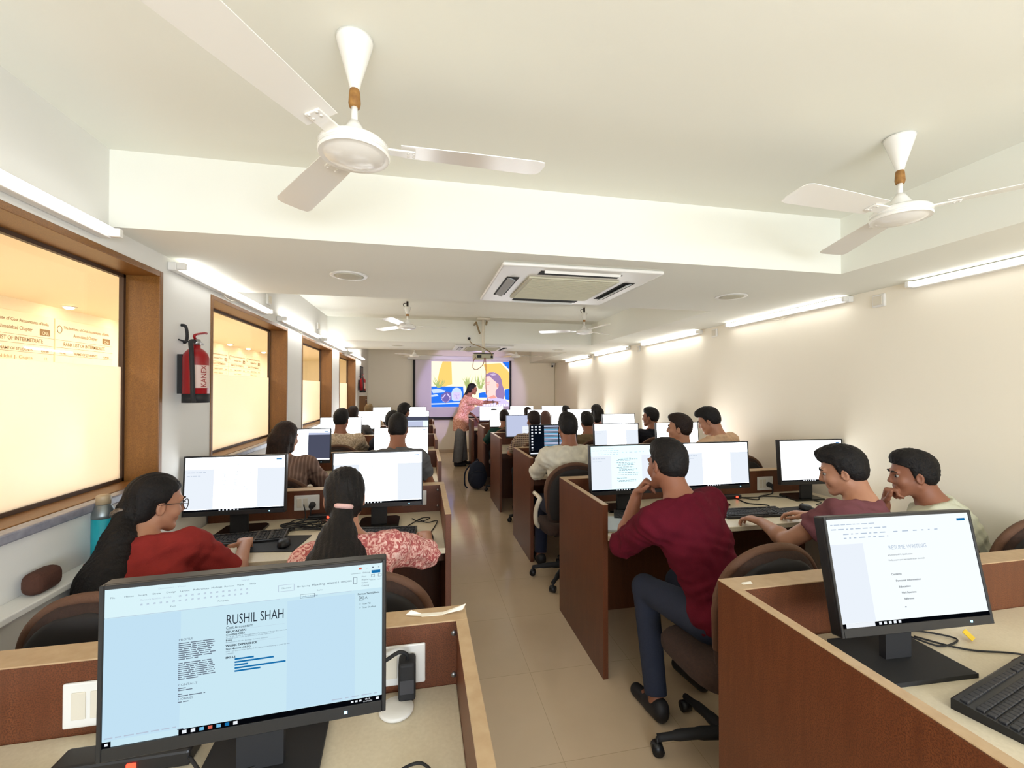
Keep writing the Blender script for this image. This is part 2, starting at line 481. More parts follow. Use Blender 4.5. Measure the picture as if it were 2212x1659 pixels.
# ------------------------------------------------------------------ wall fittings
def tube_light(side, y0, y1, label, on=True, missing=False):
    L = y1-y0; yc = (y0+y1)/2
    if side < 0:
        t = thing('tube_light', label, 'tube light', (XL, yc, 2.232), R(0), 'tube lights along the left wall')
    else:
        t = thing('tube_light', label, 'tube light', (XR(yc), yc, 2.247), R(180)-math.atan(.0465), 'tube lights along the right wall')
    b = B(); b.box(0.001, .042, -L/2, L/2, -.022, .022, .006); b.build('batten', WHITEP, t)
    for s in (-1, 1):
        b = B(); b.box(.042, .082, s*(L/2-.012)-.012, s*(L/2-.012)+.012, -.018, .018, .005); b.build('end_holder', WHITEP, t)
    b = B(); b.cyl((.064, -L/2+.02, 0), (.064, L/2-.02, 0), .013, n=12); b.build('tube', tube_glow(on), t)
    b = B(); b.tube([(.02, -.1, -.022), (.03, -.02, -.045), (.02, .08, -.03), (.02, .12, -.022)], .0025, 5); b.build('wire_loop', IVORY, t)
    return t
for y0, y1, l, on in ((0.72, 2.06, 'tube light above the nearest window', T_LEFT[0]), (2.53, 3.90, 'tube light above the near fire extinguisher and the second window', T_LEFT[1]),
                  (4.24, 5.66, 'tube light between the second and third windows', T_LEFT[2]), (5.95, 7.47, 'tube light over the far end of the third window', T_LEFT[3]), (8.05, 9.75, 'farthest tube light over the fourth window', T_LEFT[4])):
    tube_light(-1, y0, y1, l + ' on the left wall', on)
for y0, y1, l, on in ((0.72, 2.15, 'tube light nearest the camera on the right wall', T_RIGHT[0]), (2.56, 3.90, 'second tube light from the camera on the right wall', T_RIGHT[1]),
                  (4.40, 5.82, 'third tube light from the camera on the right wall', T_RIGHT[2]), (6.32, 7.78, 'fourth tube light from the camera on the right wall', T_RIGHT[3]), (8.15, 9.76, 'farthest tube light on the right wall by the back corner', T_RIGHT[4])):
    tube_light(1, y0, y1, l, on)
def switch_box(x, y, z, rz, label, grp):
    t = thing('socket_box', label, 'socket', (x, y, z), rz, grp)
    b = B(); b.box(0, .02, -.043, .043, -.043, .043, .006); b.build('back_plate', WHITEP, t)
    b = B(); b.box(.02, .026, -.03, .03, -.03, .03, .004); b.build('switch', IVORY, t)
for y, l in ((2.37, 'near the camera'), (4.17, 'second from the camera'), (6.02, 'third from the camera'), (7.96, 'farthest from the camera')):
    switch_box(XR(y), y, 2.205 if y > 3 else 2.195, R(180)-math.atan(.0465), 'small white wall socket between tube lights on the right wall, ' + l, 'sockets high on the right wall')
switch_box(XL, 4.0, 2.352, 0, 'small white wall box high on the left wall above the second window', 'boxes high on the left wall')
switch_box(XL, 5.78, 2.38, 0, 'small white wall box high on the left wall above the third window', 'boxes high on the left wall')

# fire extinguishers
def extinguisher(y, label, first=True):
    t = thing('fire_extinguisher', label, 'fire extinguisher', (XL+.088, y, 1.535)); t.scale = (.78, .78, .78)
    b = B(); b.lathe([(0.0, 0.0), (.07, 0.0), (.077, .008), (.077, .30), (.07, .325), (.05, .35), (.026, .365), (.026, .385), (0, .385)], 28); b.build('cylinder_body', RED, t)
    b = B(); b.lathe([(.0775, -.012), (.0795, -.012), (.0795, .05), (.0775, .05)], 28); b.build('base_ring', BLACKM, t)
    b = B(); b.lathe([(0.0, .385), (.024, .385), (.03, .40), (.024, .425), (.0, .428)], 18); b.build('valve', METAL, t)
    b = B(); b.tube([(.0, -.015, .425), (.01, -.04, .45), (.02, .06, .475), (.02, .10, .478)], .009, 8); b.build('lever', RED, t, label='red squeeze lever')
    b = B(); b.tube([(0, .0, .41), (0, .05, .408), (.0, .10, .40)], .007, 8); b.build('carry_handle', METAL, t)
    b = B(); b.tube([(0, -.02, .408), (.0, -.07, .40), (.02, -.105, .33), (.03, -.112, .18), (.03, -.105, .04), (.03, -.09, -.005)], .014, 10); b.build('hose', BLACKM, t)
    b = B()
    V = []; F = []
    n = 10
    for i in range(n+1):
        a = R(-72 + 80*i/n)
        V += [(.0782*math.cos(a), .0782*math.sin(a), .09), (.0782*math.cos(a), .0782*math.sin(a), .245)]
    for i in range(n): F.append((2*i, 2*i+2, 2*i+3, 2*i+1))
    b.raw(V, F, True); lab = b.build('sticker', LABELW, t)
    # lettering wrapped round the body, running upwards
    b = B(); b.text('KANEX', 0, 0, .05, 0, .145)
    vv = [(.0803*math.cos(R(-20)-z/.078), .0803*math.sin(R(-20)-z/.078), .095+x) for x, y_, z in b.v]
    b.v = vv; b.keep = True
    b.build('lettering', LABELR, lab)
    b = B(); b.box(-.105, -.075, -.02, .02, .05, .32); b.tube([(-.1, -.02, .42), (-.07, 0, .41), (-.03, 0, .41)], .006, 6); b.build('wall_bracket', BLACKM, t)
    return t
extinguisher(2.635, 'red fire extinguisher hanging between the first and second windows')
extinguisher(9.33, 'distant red fire extinguisher hanging beyond the fourth window')
b = B(); b.tube([(0, 0, .06), (.02, 0, .055), (.028, 0, .02), (.026, 0.004, -.015), (.01, .02, -.03), (0.0, .03, -.03)], .008, 8)
tag(b.build('wall_hook', BLACKM, None, (XL+.002, 2.665, 1.885)), 'small black wall hook above the near extinguisher hose', 'hook')
# dark framed notice and shelf beside the far extinguisher
t = thing('wall_rack', 'narrow wooden rack with shelves below the far extinguisher', 'rack', (XL, 9.78, 0))
b = B(); b.box(0.0, .12, .0, .03, .0, 1.45, .003); b.build('upright', FRAMEW, t)
b = B(); b.box(0.0, .12, -.28, -.25, .0, 1.45, .003); b.build('upright', FRAMEW, t)
for z in (.5, .95, 1.36):
    b = B(); b.box(0.0, .12, -.25, .0, z, z+.02, .003); b.build('shelf', FRAMEW, t)
b = B(); b.box(0, .02, 9.55, 9.95, 1.72, 2.08, .003); b.m = 1; b.box(.02, .024, 9.58, 9.92, 1.75, 2.05)
tag(b.build('dark_notice_frame', [BLACKM, mat('dark_notice_print', (70, 40, 36), .5, var=(14, (30, 24, 24), .1))], None, (XL, 0, 0)), 'dark framed notice above the far fire extinguisher', 'picture')
# cctv camera in the far corner
t = thing('security_camera', 'small white security camera in the far right corner under the ceiling', 'camera', (XR(11)-.07, 10.95, 2.23))
b = B(); b.box(-.02, .05, .0, .09, -.01, .045, .006); b.build('mount', WHITEP, t)
b = B(); b.cyl((0, .02, -.02), (-.045, -.08, -.04), .035, n=20); b.build('camera_body', WHITEP, t)
b = B(); b.cyl((-.045, -.08, -.04), (-.052, -.094, -.043), .026, .022, n=20); b.build('lens', GLOSSB, t)
b = B(); b.tube([(XR(11.03)-.012, 11.03, 2.22), (XR(11.03)-.012, 11.03, 1.2), (XR(11.03)-.012, 11.03, .1)], .008, 6, sub=1)
tag(b.build('corner_conduit', IVORY), 'thin conduit running down the far right corner below the camera', 'conduit')

# ------------------------------------------------------------------ ceiling fittings
def cassette(x, y, s, label):
    t = thing('ceiling_air_conditioner', label, 'air conditioner', (x, y, ZS), 0, 'ceiling cassette air conditioners')
    h = s/2
    b = B(); b.box(-h, h, -h, h, -.022, -.001, .012, 3); b.build('fascia', WHITEP, t)
    g = h*.60
    b = B(); b.box(-g, g, -g, g, -.034, -.022, .006)
    for k in range(26):
        yy = -g*.93 + k*(2*g*.93)/25
        b.box(-g*.92, g*.92, yy, yy+.006, -.037, -.034)
    b.build('intake_grille', mat('grille_beige', (206, 202, 178), .6), t)
    for k in range(4):
        b = B(); b.M = Matrix.Rotation(k*math.pi/2, 4, 'Z')
        b.box(-g*.86, g*.86, h*.70, h*.86, -.0245, -.0222, .002); b.build('air_slot', mat('dark_vent_void', (24, 25, 24), .8), t, label='dark air outlet slot')
        b = B(); b.M = Matrix.Rotation(k*math.pi/2, 4, 'Z')
        if k in (1, 3):
            b.M = b.M @ Matrix.Translation((0, h*.80, -.028)) @ Matrix.Rotation(R(20), 4, 'X')
            b.box(-g*.80, g*.80, -.028, .028, -.003, .003, .002); b.build('louvre', mat('louvre_grey', (168, 174, 176), .3), t, label='grey open louvre')
        else:
            b.M = b.M @ Matrix.Translation((0, h*.885, -.03)) @ Matrix.Rotation(R(70), 4, 'X')
            b.box(-g*.80, g*.80, -.008, .008, -.002, .002, .001); b.build('louvre', WHITEP, t)
    return t
cassette(.885, 2.72, .94, 'square ceiling air conditioner with dark slots on the nearer soffit')
cassette(.945, 7.05, .90, 'ceiling air conditioner seen edge-on above the projector, far soffit')
for x, y, l in ((-.428, 2.725, 'on the near soffit, left of the near air conditioner'), (2.207, 2.78, 'on the near soffit, right of the near air conditioner'),
             (-.381, 6.964, 'on the far soffit above the left desks'), (2.305, 7.2, 'on the far soffit toward the right wall')):
    t = thing('ceiling_speaker', 'round flush speaker grille ' + l, 'speaker', (x, y, ZS), 0, 'round ceiling speakers')
    b = B(); b.lathe([(.085, -.006), (.104, -.006), (.108, -.001), (.085, -.001)], 36); b.build('rim', WHITEP, t)
    b = B(); b.lathe([(0, -.009), (.06, -.0085), (.085, -.006)], 36); b.build('grille', mat('speaker_mesh', (206, 202, 182), .7, bump=(500, .5)), t)

def fan(x, y, hub, angs, label, open_top=False, rb=.56):
    t = thing('ceiling_fan', label, 'ceiling fan', (x, y, 0), 0, 'white three-bladed ceiling fans')
    b = B()
    zt = ZC
    b.lathe([(.012, hub+.165), (.018, hub+.19), (.05, zt-.012), (.052, zt-.004), (.0, zt-.004)], 24) if not open_top else b.lathe([(.012, hub+.12), (.016, hub+.14), (.04, zt-.075), (.036, zt-.065), (.0, zt-.066)], 24)
    b.build('ceiling_canopy', FANW, t)
    if open_top:
        b = B(); b.cyl((0, 0, zt-.065), (0, 0, zt-.002), .012, n=10); b.tube([(0, .01, zt-.02), (-.045, 0, zt-.03), (-.035, 0, zt-.07)], .004, 6); b.build('hanger_hook', mat('dark_hook_metal', (50, 40, 32), .5, metal=.5), t, label='exposed dark hook with a loop of wire')
    b = B(); b.lathe([(.0, hub+.118), (.014, hub+.118), (.017, hub+.13), (.015, hub+.16), (.012, hub+.175), (0, hub+.175)], 16); b.build('coupling', RUST, t)
    b = B(); b.cyl((0, 0, hub+.06), (0, 0, hub+.13), .009, n=14); b.build('down_rod', FANW, t)
    b = B(); b.lathe([(0, hub+.078), (.014, hub+.078), (.024, hub+.06), (.046, hub+.026), (.05, hub+.022), (0, hub+.022)], 24); b.build('lower_canopy', FANW, t)
    b = B(); b.lathe([(0, hub+.024), (.070, hub+.022), (.088, hub+.014)], 40, cap=False); b.lathe([(.088, hub+.014), (.0965, hub+.006), (.0965, hub-.006)], 40, cap=False); b.lathe([(.0965, hub-.006), (.0905, hub-.008), (.0905, hub-.011)], 40, cap=False)
    b.lathe([(.0905, hub-.011), (.0975, hub-.013), (.0985, hub-.019), (.0955, hub-.024)], 40, cap=False); b.lathe([(.0955, hub-.024), (.084, hub-.0225), (.078, hub-.025)], 40, cap=False); b.lathe([(.078, hub-.025), (.060, hub-.033), (.030, hub-.038), (0, hub-.039)], 40, cap=False); b.build('motor_housing', FANW, t)
    for a in angs:
        arm = B(); arm.M = Matrix.Translation((0, 0, hub+.004)) @ Matrix.Rotation(R(a), 4, 'Z') @ Matrix.Rotation(R(9), 4, 'X')
        arm.box(.085, .17, -.022, .022, -.003, .003, .002)
        br = arm
        n = 8
        pts = [(.13, -.048), (.30, -.055), (rb-.03, -.062), (rb-.008, -.055), (rb, -.03), (rb, .03), (rb-.008, .05), (rb-.03, .058), (.30, .052), (.13, .046)]
        br.prism(pts, .0032, .0056)
        for px in (.15, .165):
            br.cyl((px, .012, -.005), (px, .012, .008), .004, n=8); br.cyl((px, -.012, -.005), (px, -.012, .008), .004, n=8)
        br.build('blade', FANW, t)
    return t
fan(-.191, 1.30, 2.285, (122, 242, 2), 'white ceiling fan over the left desks nearest the camera')
fan(1.854, 1.37, 2.295, (186, 66, -54), 'white ceiling fan over the right desks nearest the camera')
fan(-.167, 5.10, 2.312, (10, 130, 250), 'white ceiling fan in the middle coffer over the left desks, hook exposed', True)
fan(1.948, 5.05, 2.305, (35, 155, 275), 'white ceiling fan in the middle coffer over the right desks, hook exposed', True)
fan(-.155, 9.0, 2.27, (-5, 115, 235), 'white ceiling fan in the far coffer at the left end of the projection screen')
fan(1.945, 9.0, 2.295, (0, 120, 240), 'white ceiling fan in the far coffer at the right end of the projection screen')

# projector on its drop pole
PX, PY = .845, 6.10
t = thing('projector', 'ceiling projector on a white pole aimed at the screen', 'projector', (PX, PY, 0))
b = B(); b.cyl((0, 0, 2.10), (0, 0, ZC-.002), .022, n=16); b.box(-.09, .09, -.07, .07, ZC-.03, ZC-.002, .004); b.build('drop_pole', IVORY, t)
b = B(); b.tube([(-.10, .26, ZC-.06), (-.10, .02, ZC-.06), (-.05, 0, 2.38)], .014, 8, sub=1); b.tube([(.08, .26, ZC-.05), (.05, .01, ZC-.05)], .014, 8, sub=1); b.build('stay_bracket', mat('bracket_brown', (150, 128, 92), .5), t)
b = B(); b.box(-.14, .13, -.10, .12, 2.015, 2.092, .012, 3)
b.build('projector_body', mat('projector_grey', (176, 172, 142), .45), t)
b = B(); b.box(-.16, .135, -.11, -.10, 2.086, 2.096, .002); b.box(.09, .12, -.104, -.098, 2.03, 2.06, .003); b.box(-.10, -.04, -.103, -.099, 2.03, 2.07, .003); b.build('rear_ports', BLACKM, t, label='dark rear connectors')
b = B(); b.cyl((.05, .12, 2.05), (.05, .14, 2.05), .03, n=20); b.build('lens', GLOSSB, t)
b = B()
b.tube([(-.175, (C2-PY)-.03, 2.33), (-.14, (C2-PY)-.12, 2.25), (-.02, -.12, 2.17), (0+.09, -.11, 2.10), (0+.10, -.105, 2.06)], .006, 6)
b.build('power_cord', mat('tan_cord', (140, 112, 70), .6), t)
b = B(); b.box(-.03, .03, -.012, 0, -.04, .04, .004); b.m = 1; b.cyl((0, -.012, -.01), (0, -.05, -.015), .022, .018, n=14)
tag(b.build('beam_socket', [WHITEP, BLACKM], None, (PX-.175, C2-.001, 2.345)), 'socket with a black plug on the beam beside the projector pole', 'socket')
b = B()
b.tube([(0+.0, -.105, 2.03), (-.02, -.12, 1.94), (-.10, -.12, 1.87), (-.16, -.12, 1.89), (-.15, -.12, 1.99), (-.12, -.11, 2.04)], .005, 6)
b.tube([(0+.015, -.108, 2.03), (0+.02, -.12, 1.9), (0+.022, -.12, 1.6), (0+.045, -.12, 1.42)], .0045, 6)
b.build('hanging_cable', mat('rust_cable', (150, 84, 70), .6), t)

# ------------------------------------------------------------------ projection screen with its picture
t = thing('projection_screen', 'wide pull-down projection screen with black borders on the back wall', 'projection screen', (0, 10.98, 0))
SCR = mat('screen_fabric', (224, 216, 226), 0.8)
b = B(); b.box(-.36, 2.32, -.05, .06, 2.32, 2.42, .012); b.build('casing', WHITEP, t)
b = B(); b.box(-.225, 2.23, -.002, .002, .86, 2.32); b.build('screen_fabric', SCR, t)
b = B(); b.box(-.225, -.165, -.006, .004, .86, 2.32); b.box(2.175+.02, 2.25, -.006, .004, .86, 2.32); b.box(-.165, 2.195, -.006, .004, .86, .90); b.build('border', BLACKM, t, label='black screen border')
b = B(); b.box(-.20, 2.22, -.014, .014, .835, .865, .006); b.build('weight_bar', BLACKM, t)
# projected slide (a lit picture): flat shapes a hair in front of one another
cols = [('slide_cream', (255, 244, 206), 1.15), ('slide_orange', (255, 198, 110), 1.1), ('slide_blue', (42, 116, 236), 1.0), ('slide_paleblue', (196, 214, 250), 1.05),
        ('slide_leaf', (170, 186, 118), 1.0), ('slide_skin', (255, 206, 200), 1.1), ('slide_hair', (160, 130, 176), .95), ('slide_lilac', (212, 198, 244), 1.05),
        ('slide_ear', (244, 160, 150), 1.05), ('slide_white', (255, 255, 255), 1.15), ('slide_violet', (120, 106, 180), .9), ('slide_hairlight', (206, 184, 216), 1.0)]
MS = [emit(*c) for c in cols]
X0, X1, Z0, Z1 = .224, 2.19, 1.15, 2.285
def SX(u): return X0 + u*(X1-X0)
def SZ(v): return Z1 - v*(Z1-Z0)
def P(l): return [(SX(u), SZ(v)) for u, v in l]
b = B(); b.keep = False
y = -.0075
b.m = 0; b.quad(X0, X1, Z0, Z1, y)
b.m = 1; b.poly(P([(.14, 0), (.25, 0), (.26, .5), (.15, .56), (.06, .55), (.10, .2)]), y-.0005); b.poly(P([(.66, .05), (.93, .02), (1, .25), (1, .60), (.9, .6), (.88, .35), (.80, .22), (.70, .26)]), y-.0005)
b.m = 2
b.poly(P([(0, .55), (.40, .55), (.41, .80), (.39, 1), (0, 1)]), y-.001)
b.poly(P([(.905, 0), (1, 0), (1, .17)]), y-.001)
b.poly(P([(.60, .70), (.72, .66), (.72, .80), (.60, .80)]), y-.001); b.poly(P([(.94, .62), (1, .60), (1, .86), (.95, .84)]), y-.001)
b.m = 9; b.poly(P([(.875, 0), (.895, 0), (1, .19), (1, .22)]), y-.001)
b.m = 3
b.poly(P([(.0, .62), (.08, .60), (.18, .64), (.16, .68), (.02, .70)]), y-.0015); b.poly(P([(.0, .74), (.07, .72), (.09, .76), (0, .78)]), y-.0015)
b.poly(P([(.0, .92), (.36, .90), (.37, .93), (0, .95)]), y-.0015)
b.m = 10
b.poly(P([(.12, .74), (.19, .66), (.26, .70), (.25, .84), (.18, .92), (.13, .86)]), y-.0015)
b.m = 7
for i in range(7):
    a = i*.45
    b.poly(P([(.18+.055*math.cos(a), .79+.10*math.sin(a)), (.18+.062*math.cos(a+.5), .79+.115*math.sin(a+.5)), (.18+.052*math.cos(a+.5), .79+.10*math.sin(a+.5))]), y-.002)
b.poly(P([(.13, .80), (.17, .72), (.18, .73), (.14, .82)]), y-.002); b.poly(P([(.20, .70), (.24, .78), (.23, .80), (.19, .72)]), y-.002)
# stone head ornament
b.m = 3
b.poly(P([(.255, .85), (.25, .70), (.265, .62), (.29, .585), (.315, .575), (.34, .585), (.37, .62), (.385, .70), (.38, .85), (.35, .87), (.28, .87)]), y-.002)
b.m = 7; b.poly(P([(.275, .68), (.36, .68), (.365, .78), (.345, .845), (.318, .86), (.292, .845), (.27, .78)]), y-.0025)
b.m = 10
for (u0, v0, u1, v1) in ((.285, .735, .31, .745), (.328, .745, .352, .735), (.318, .74, .314, .79), (.304, .815, .332, .815), (.314, .79, .324, .792)):
    du, dv = u1-u0, v1-v0; q = .0022
    b.poly(P([(u0, v0-q), (u1, v1-q), (u1, v1+q), (u0, v0+q)]) if abs(du) > abs(dv) else P([(u0-q*.6, v0), (u0+q*.6, v0), (u1+q*.6, v1), (u1-q*.6, v1)]), y-.003)
# potted grasses
b.m = 4
rr = random.Random(3)
for cx_, base, top in ((.09, .58, .28), (.46, .60, .26), (.62, .60, .24)):
    for k in range(22):
        u = cx_ + rr.uniform(-.02, .02); u2 = cx_ + rr.uniform(-.085, .085); v2 = top + rr.uniform(0, .18); um = (u+u2)/2 + rr.uniform(-.02, .02); vm = (base+v2)/2
        w_ = .0045
        b.poly(P([(u-w_, base), (um-w_, vm), (u2, v2), (um+w_, vm), (u+w_, base)]), y-.0015-.00001*k)
# portrait of a person in profile
b.m = 6
b.poly(P([(.685, .33), (.70, .27), (.74, .235), (.79, .23), (.84, .255), (.875, .31), (.90, .40), (.91, .52), (.935, .62), (.945, .74), (.93, .83), (.86, .86), (.80, .70), (.80, .45), (.74, .33)]), y-.002)
b.m = 11; b.poly(P([(.74, .27), (.80, .25), (.83, .29), (.78, .31)]), y-.0024)
b.m = 5
b.poly(P([(.69, .33), (.74, .32), (.79, .40), (.83, .46), (.86, .50), (.855, .58), (.82, .64), (.82, .76), (.85, .82), (.70, .84), (.715, .76), (.695, .73), (.69, .685), (.695, .66), (.685, .635), (.69, .60), (.668, .585), (.685, .50), (.68, .42)]), y-.0028)
b.m = 8
b.poly(P([(.83, .49), (.855, .48), (.862, .53), (.848, .58), (.834, .57)]), y-.0032)
b.poly(P([(.695, .645), (.735, .635), (.73, .655), (.70, .665)]), y-.0032); b.poly(P([(.70, .46), (.745, .445), (.745, .455), (.70, .47)]), y-.0032); b.poly(P([(.705, .50), (.74, .49), (.735, .505), (.71, .51)]), y-.0034)
b.poly(P([(.72, .80), (.80, .74), (.83, .80), (.78, .84)]), y-.0032)
b.m = 7
b.poly(P([(.58, 1), (.57, .90), (.64, .86), (.72, .83), (.85, .81), (.94, .84), (1, .92), (1, 1)]), y-.0036)
b.m = 9
for k in range(12): b.poly(P([(.60+.033*k, .955), (.62+.033*k, .95), (.615+.033*k, .985), (.602+.033*k, .985)]), y-.004)
b.build('projected_picture', MS, t, label='bright projected slide of a profile portrait, plants and blue sofa')

# ------------------------------------------------------------------ workstation desks
ROWS = [1.30, 3.04, 4.70, 6.35, 7.90, 9.50]
DD = 0.78                                                  # depth of a desk row
DZ = 0.785                                                 # top of the worktop
PZ = 0.96
def lx(i): return 0.125 + 0.0135*(ROWS[i]-1.30)
ORD = ['nearest', 'second', 'third', 'fourth', 'fifth', 'sixth']
def desk(i, side):
    yb = ROWS[i]; yf = yb-DD
    if side < 0:
        x0, x1 = XL+.012, lx(i); lab = ORD[i] + ' brown desk from the camera in the row along the windows'
        if i == 0: lab = 'nearest brown desk by the windows, torn paper on its partition'
    else:
        x0, x1 = .975+.004*i, XR(yf)-.012; lab = ORD[i] + ' brown desk from the camera in the row along the bare wall'
        if i == 0: lab = 'nearest brown desk by the bare wall, its wide side panel facing the aisle'
    t = thing('workstation_desk', lab, 'desk', (x0, yf, 0), 0, 'desk rows with brown partitions')
    w = x1-x0
    b = B(); b.box(.03 if side > 0 else 0, w if side > 0 else w-.03, DD-.08, DD, .0, PZ-.004); b.build('partition', WOOD, t)
    b = B(); b.box(.0, w, DD-.082, DD+.002, PZ-.004, PZ, .0015, 1)
    if side > 0: b.box(0, .032, 0, DD-.082, PZ-.004, PZ, .0015, 1)
    else: b.box(w-.032, w, 0, DD-.082, PZ-.004, PZ, .0015, 1)
    b.build('edge_band', EDGE, t, label='tan edge band along the partition tops')
    b = B()
    if side > 0: b.box(0, .03, 0, DD, 0, PZ-.004, .001, 1)
    else: b.box(w-.03, w, 0, DD, 0, PZ-.004, .001, 1)
    b.build('side_panel', WOOD, t)
    a0, a1 = (.03, w) if side > 0 else (0, w-.03)
    b = B(); b.box(a0, a1, 0.0, DD-.08, DZ-.028, DZ, .003); b.build('desktop', DESKTOP, t)
    b = B(); b.box(a0, a1, .12, .145, DZ-.11, DZ-.028); b.build('apron_rail', WOOD, t)
    return t
DESKL = [desk(i, -1) for i in range(6)]
DESKR = [desk(i, 1) for i in range(6)]
def screws(dk, xs):
    for x, z in xs:
        b = B(); b.cyl((x, DD-.08, z), (x, DD-.084, z), .007, n=12); b.build('screw_cap', METAL, dk)
screws(DESKL[0], [(lx(0)-XL-.012-.038, .925), (lx(0)-XL-.012-.038, .811)])
screws(DESKL[1], [(lx(1)-XL-.012-.045, .925), (lx(1)-XL-.012-.045, .82)])
def socket(dk, i, x, w, z0=.805, h=.105, label=None):
    """socket plate let into a partition; x is the world position of its left edge"""
    xx = x - dk.location.x
    b = B(); b.box(xx, xx+w, DD-.088, DD-.08, z0, z0+h, .004); p = b.build('socket_plate', WHITEP, dk)
    b = B(); b.box(xx+w*.12, xx+w*.30, DD-.091, DD-.088, z0+h*.2, z0+h*.8, .002); b.box(xx+w*.36, xx+w*.54, DD-.091, DD-.088, z0+h*.2, z0+h*.8, .002)
    b.build('rocker_switch', IVORY, p)
socket(DESKL[0], 0, -.15, .16); socket(DESKL[0], 0, -.82, .16)
socket(DESKL[1], 1, -.785, .15, .835, .095); socket(DESKL[1], 1, -.13, .16, .83, .095)
socket(DESKR[1], 1, 2.57, .14); socket(DESKR[0], 0, 1.75, .16)
for i in (2, 3, 4, 5): socket(DESKL[i], i, -.62, .14); socket(DESKR[i], i, 1.62, .14); socket(DESKR[i], i, 2.42, .12)

# torn paper strips stuck on partition tops
PAPER = mat('torn_paper', (240, 234, 220), .8)
b = B()
b.box(-.03, .03, -.008, .008, 0, .0012); b.raw([(-.075, .0, .004), (-.03, -.007, .001), (-.03, .007, .001), (-.06, .010, .012)], [(0, 1, 2, 3)]); b.raw([(.03, -.007, .001), (.085, -.002, .008), (.095, .012, .018), (.03, .006, .002)], [(0, 1, 2, 3)])
tag(b.build('torn_tape', PAPER, None, (.03, 1.262, PZ), (0, 0, R(-3))), 'torn white tape strip on the partition of the nearest desk by the windows', 'tape')
b = B(); b.raw([(-.02, -.004, .001), (.018, -.008, .001), (.022, .006, .003), (-.01, .008, .001)], [(0, 1, 2, 3)]); b.box(-.015, .015, -.005, .005, 0, .001)
tag(b.build('torn_tape', PAPER, None, (1.045, 1.253, PZ)), 'small torn tape scrap on the partition corner of the nearest desk by the bare wall', 'tape')

# ------------------------------------------------------------------ monitors
SW, SH, SZ0 = .496, .290, .150                             # screen size, height of its lower edge above the desk
SCRW = {}
def screen_mat(name, c, s): return emit('screen_'+name, c, s)
TXT = emit('screen_text_grey', (110, 122, 138), .8); TXTD = emit('screen_text_dark', (52, 62, 76), .6); BLUE = emit('screen_blue', (26, 120, 184), .75); TASK = emit('screen_taskbar', (10, 12, 18), .5)
PAGE = emit('screen_page_tint', (236, 243, 252), .87); ICON = emit('screen_icons', (235, 240, 246), .9); REDI = emit('screen_red_icon', (220, 110, 90), .8); DGREY = emit('screen_dark_pane', (92, 96, 118), .6)
ILAC = emit('screen_lilac_pane', (196, 204, 232), .85); FAINT = emit('screen_text_faint', (176, 190, 208), .95); CYAN = emit('screen_light_blue', (120, 190, 230), .85); NIGHT = emit('screen_night', (14, 22, 34), .5)
TINT2 = emit('screen_canvas_blue', (196, 227, 245), .86); RIBB = emit('screen_ribbon_blue', (218, 243, 249), .88)
SMATS = [TXT, TXTD, BLUE, TASK, PAGE, ICON, REDI, DGREY, ILAC, FAINT, CYAN, NIGHT, TINT2, RIBB]
def rowtext(b, rr, x0, x1, z, h, y, gap=.004):
    x = x0
    while x < x1:
        w = min(rr.uniform(.006, .022), x1-x)
        if w < .002: break
        b.quad(x, x+w, z, z+h, y); x += w+gap
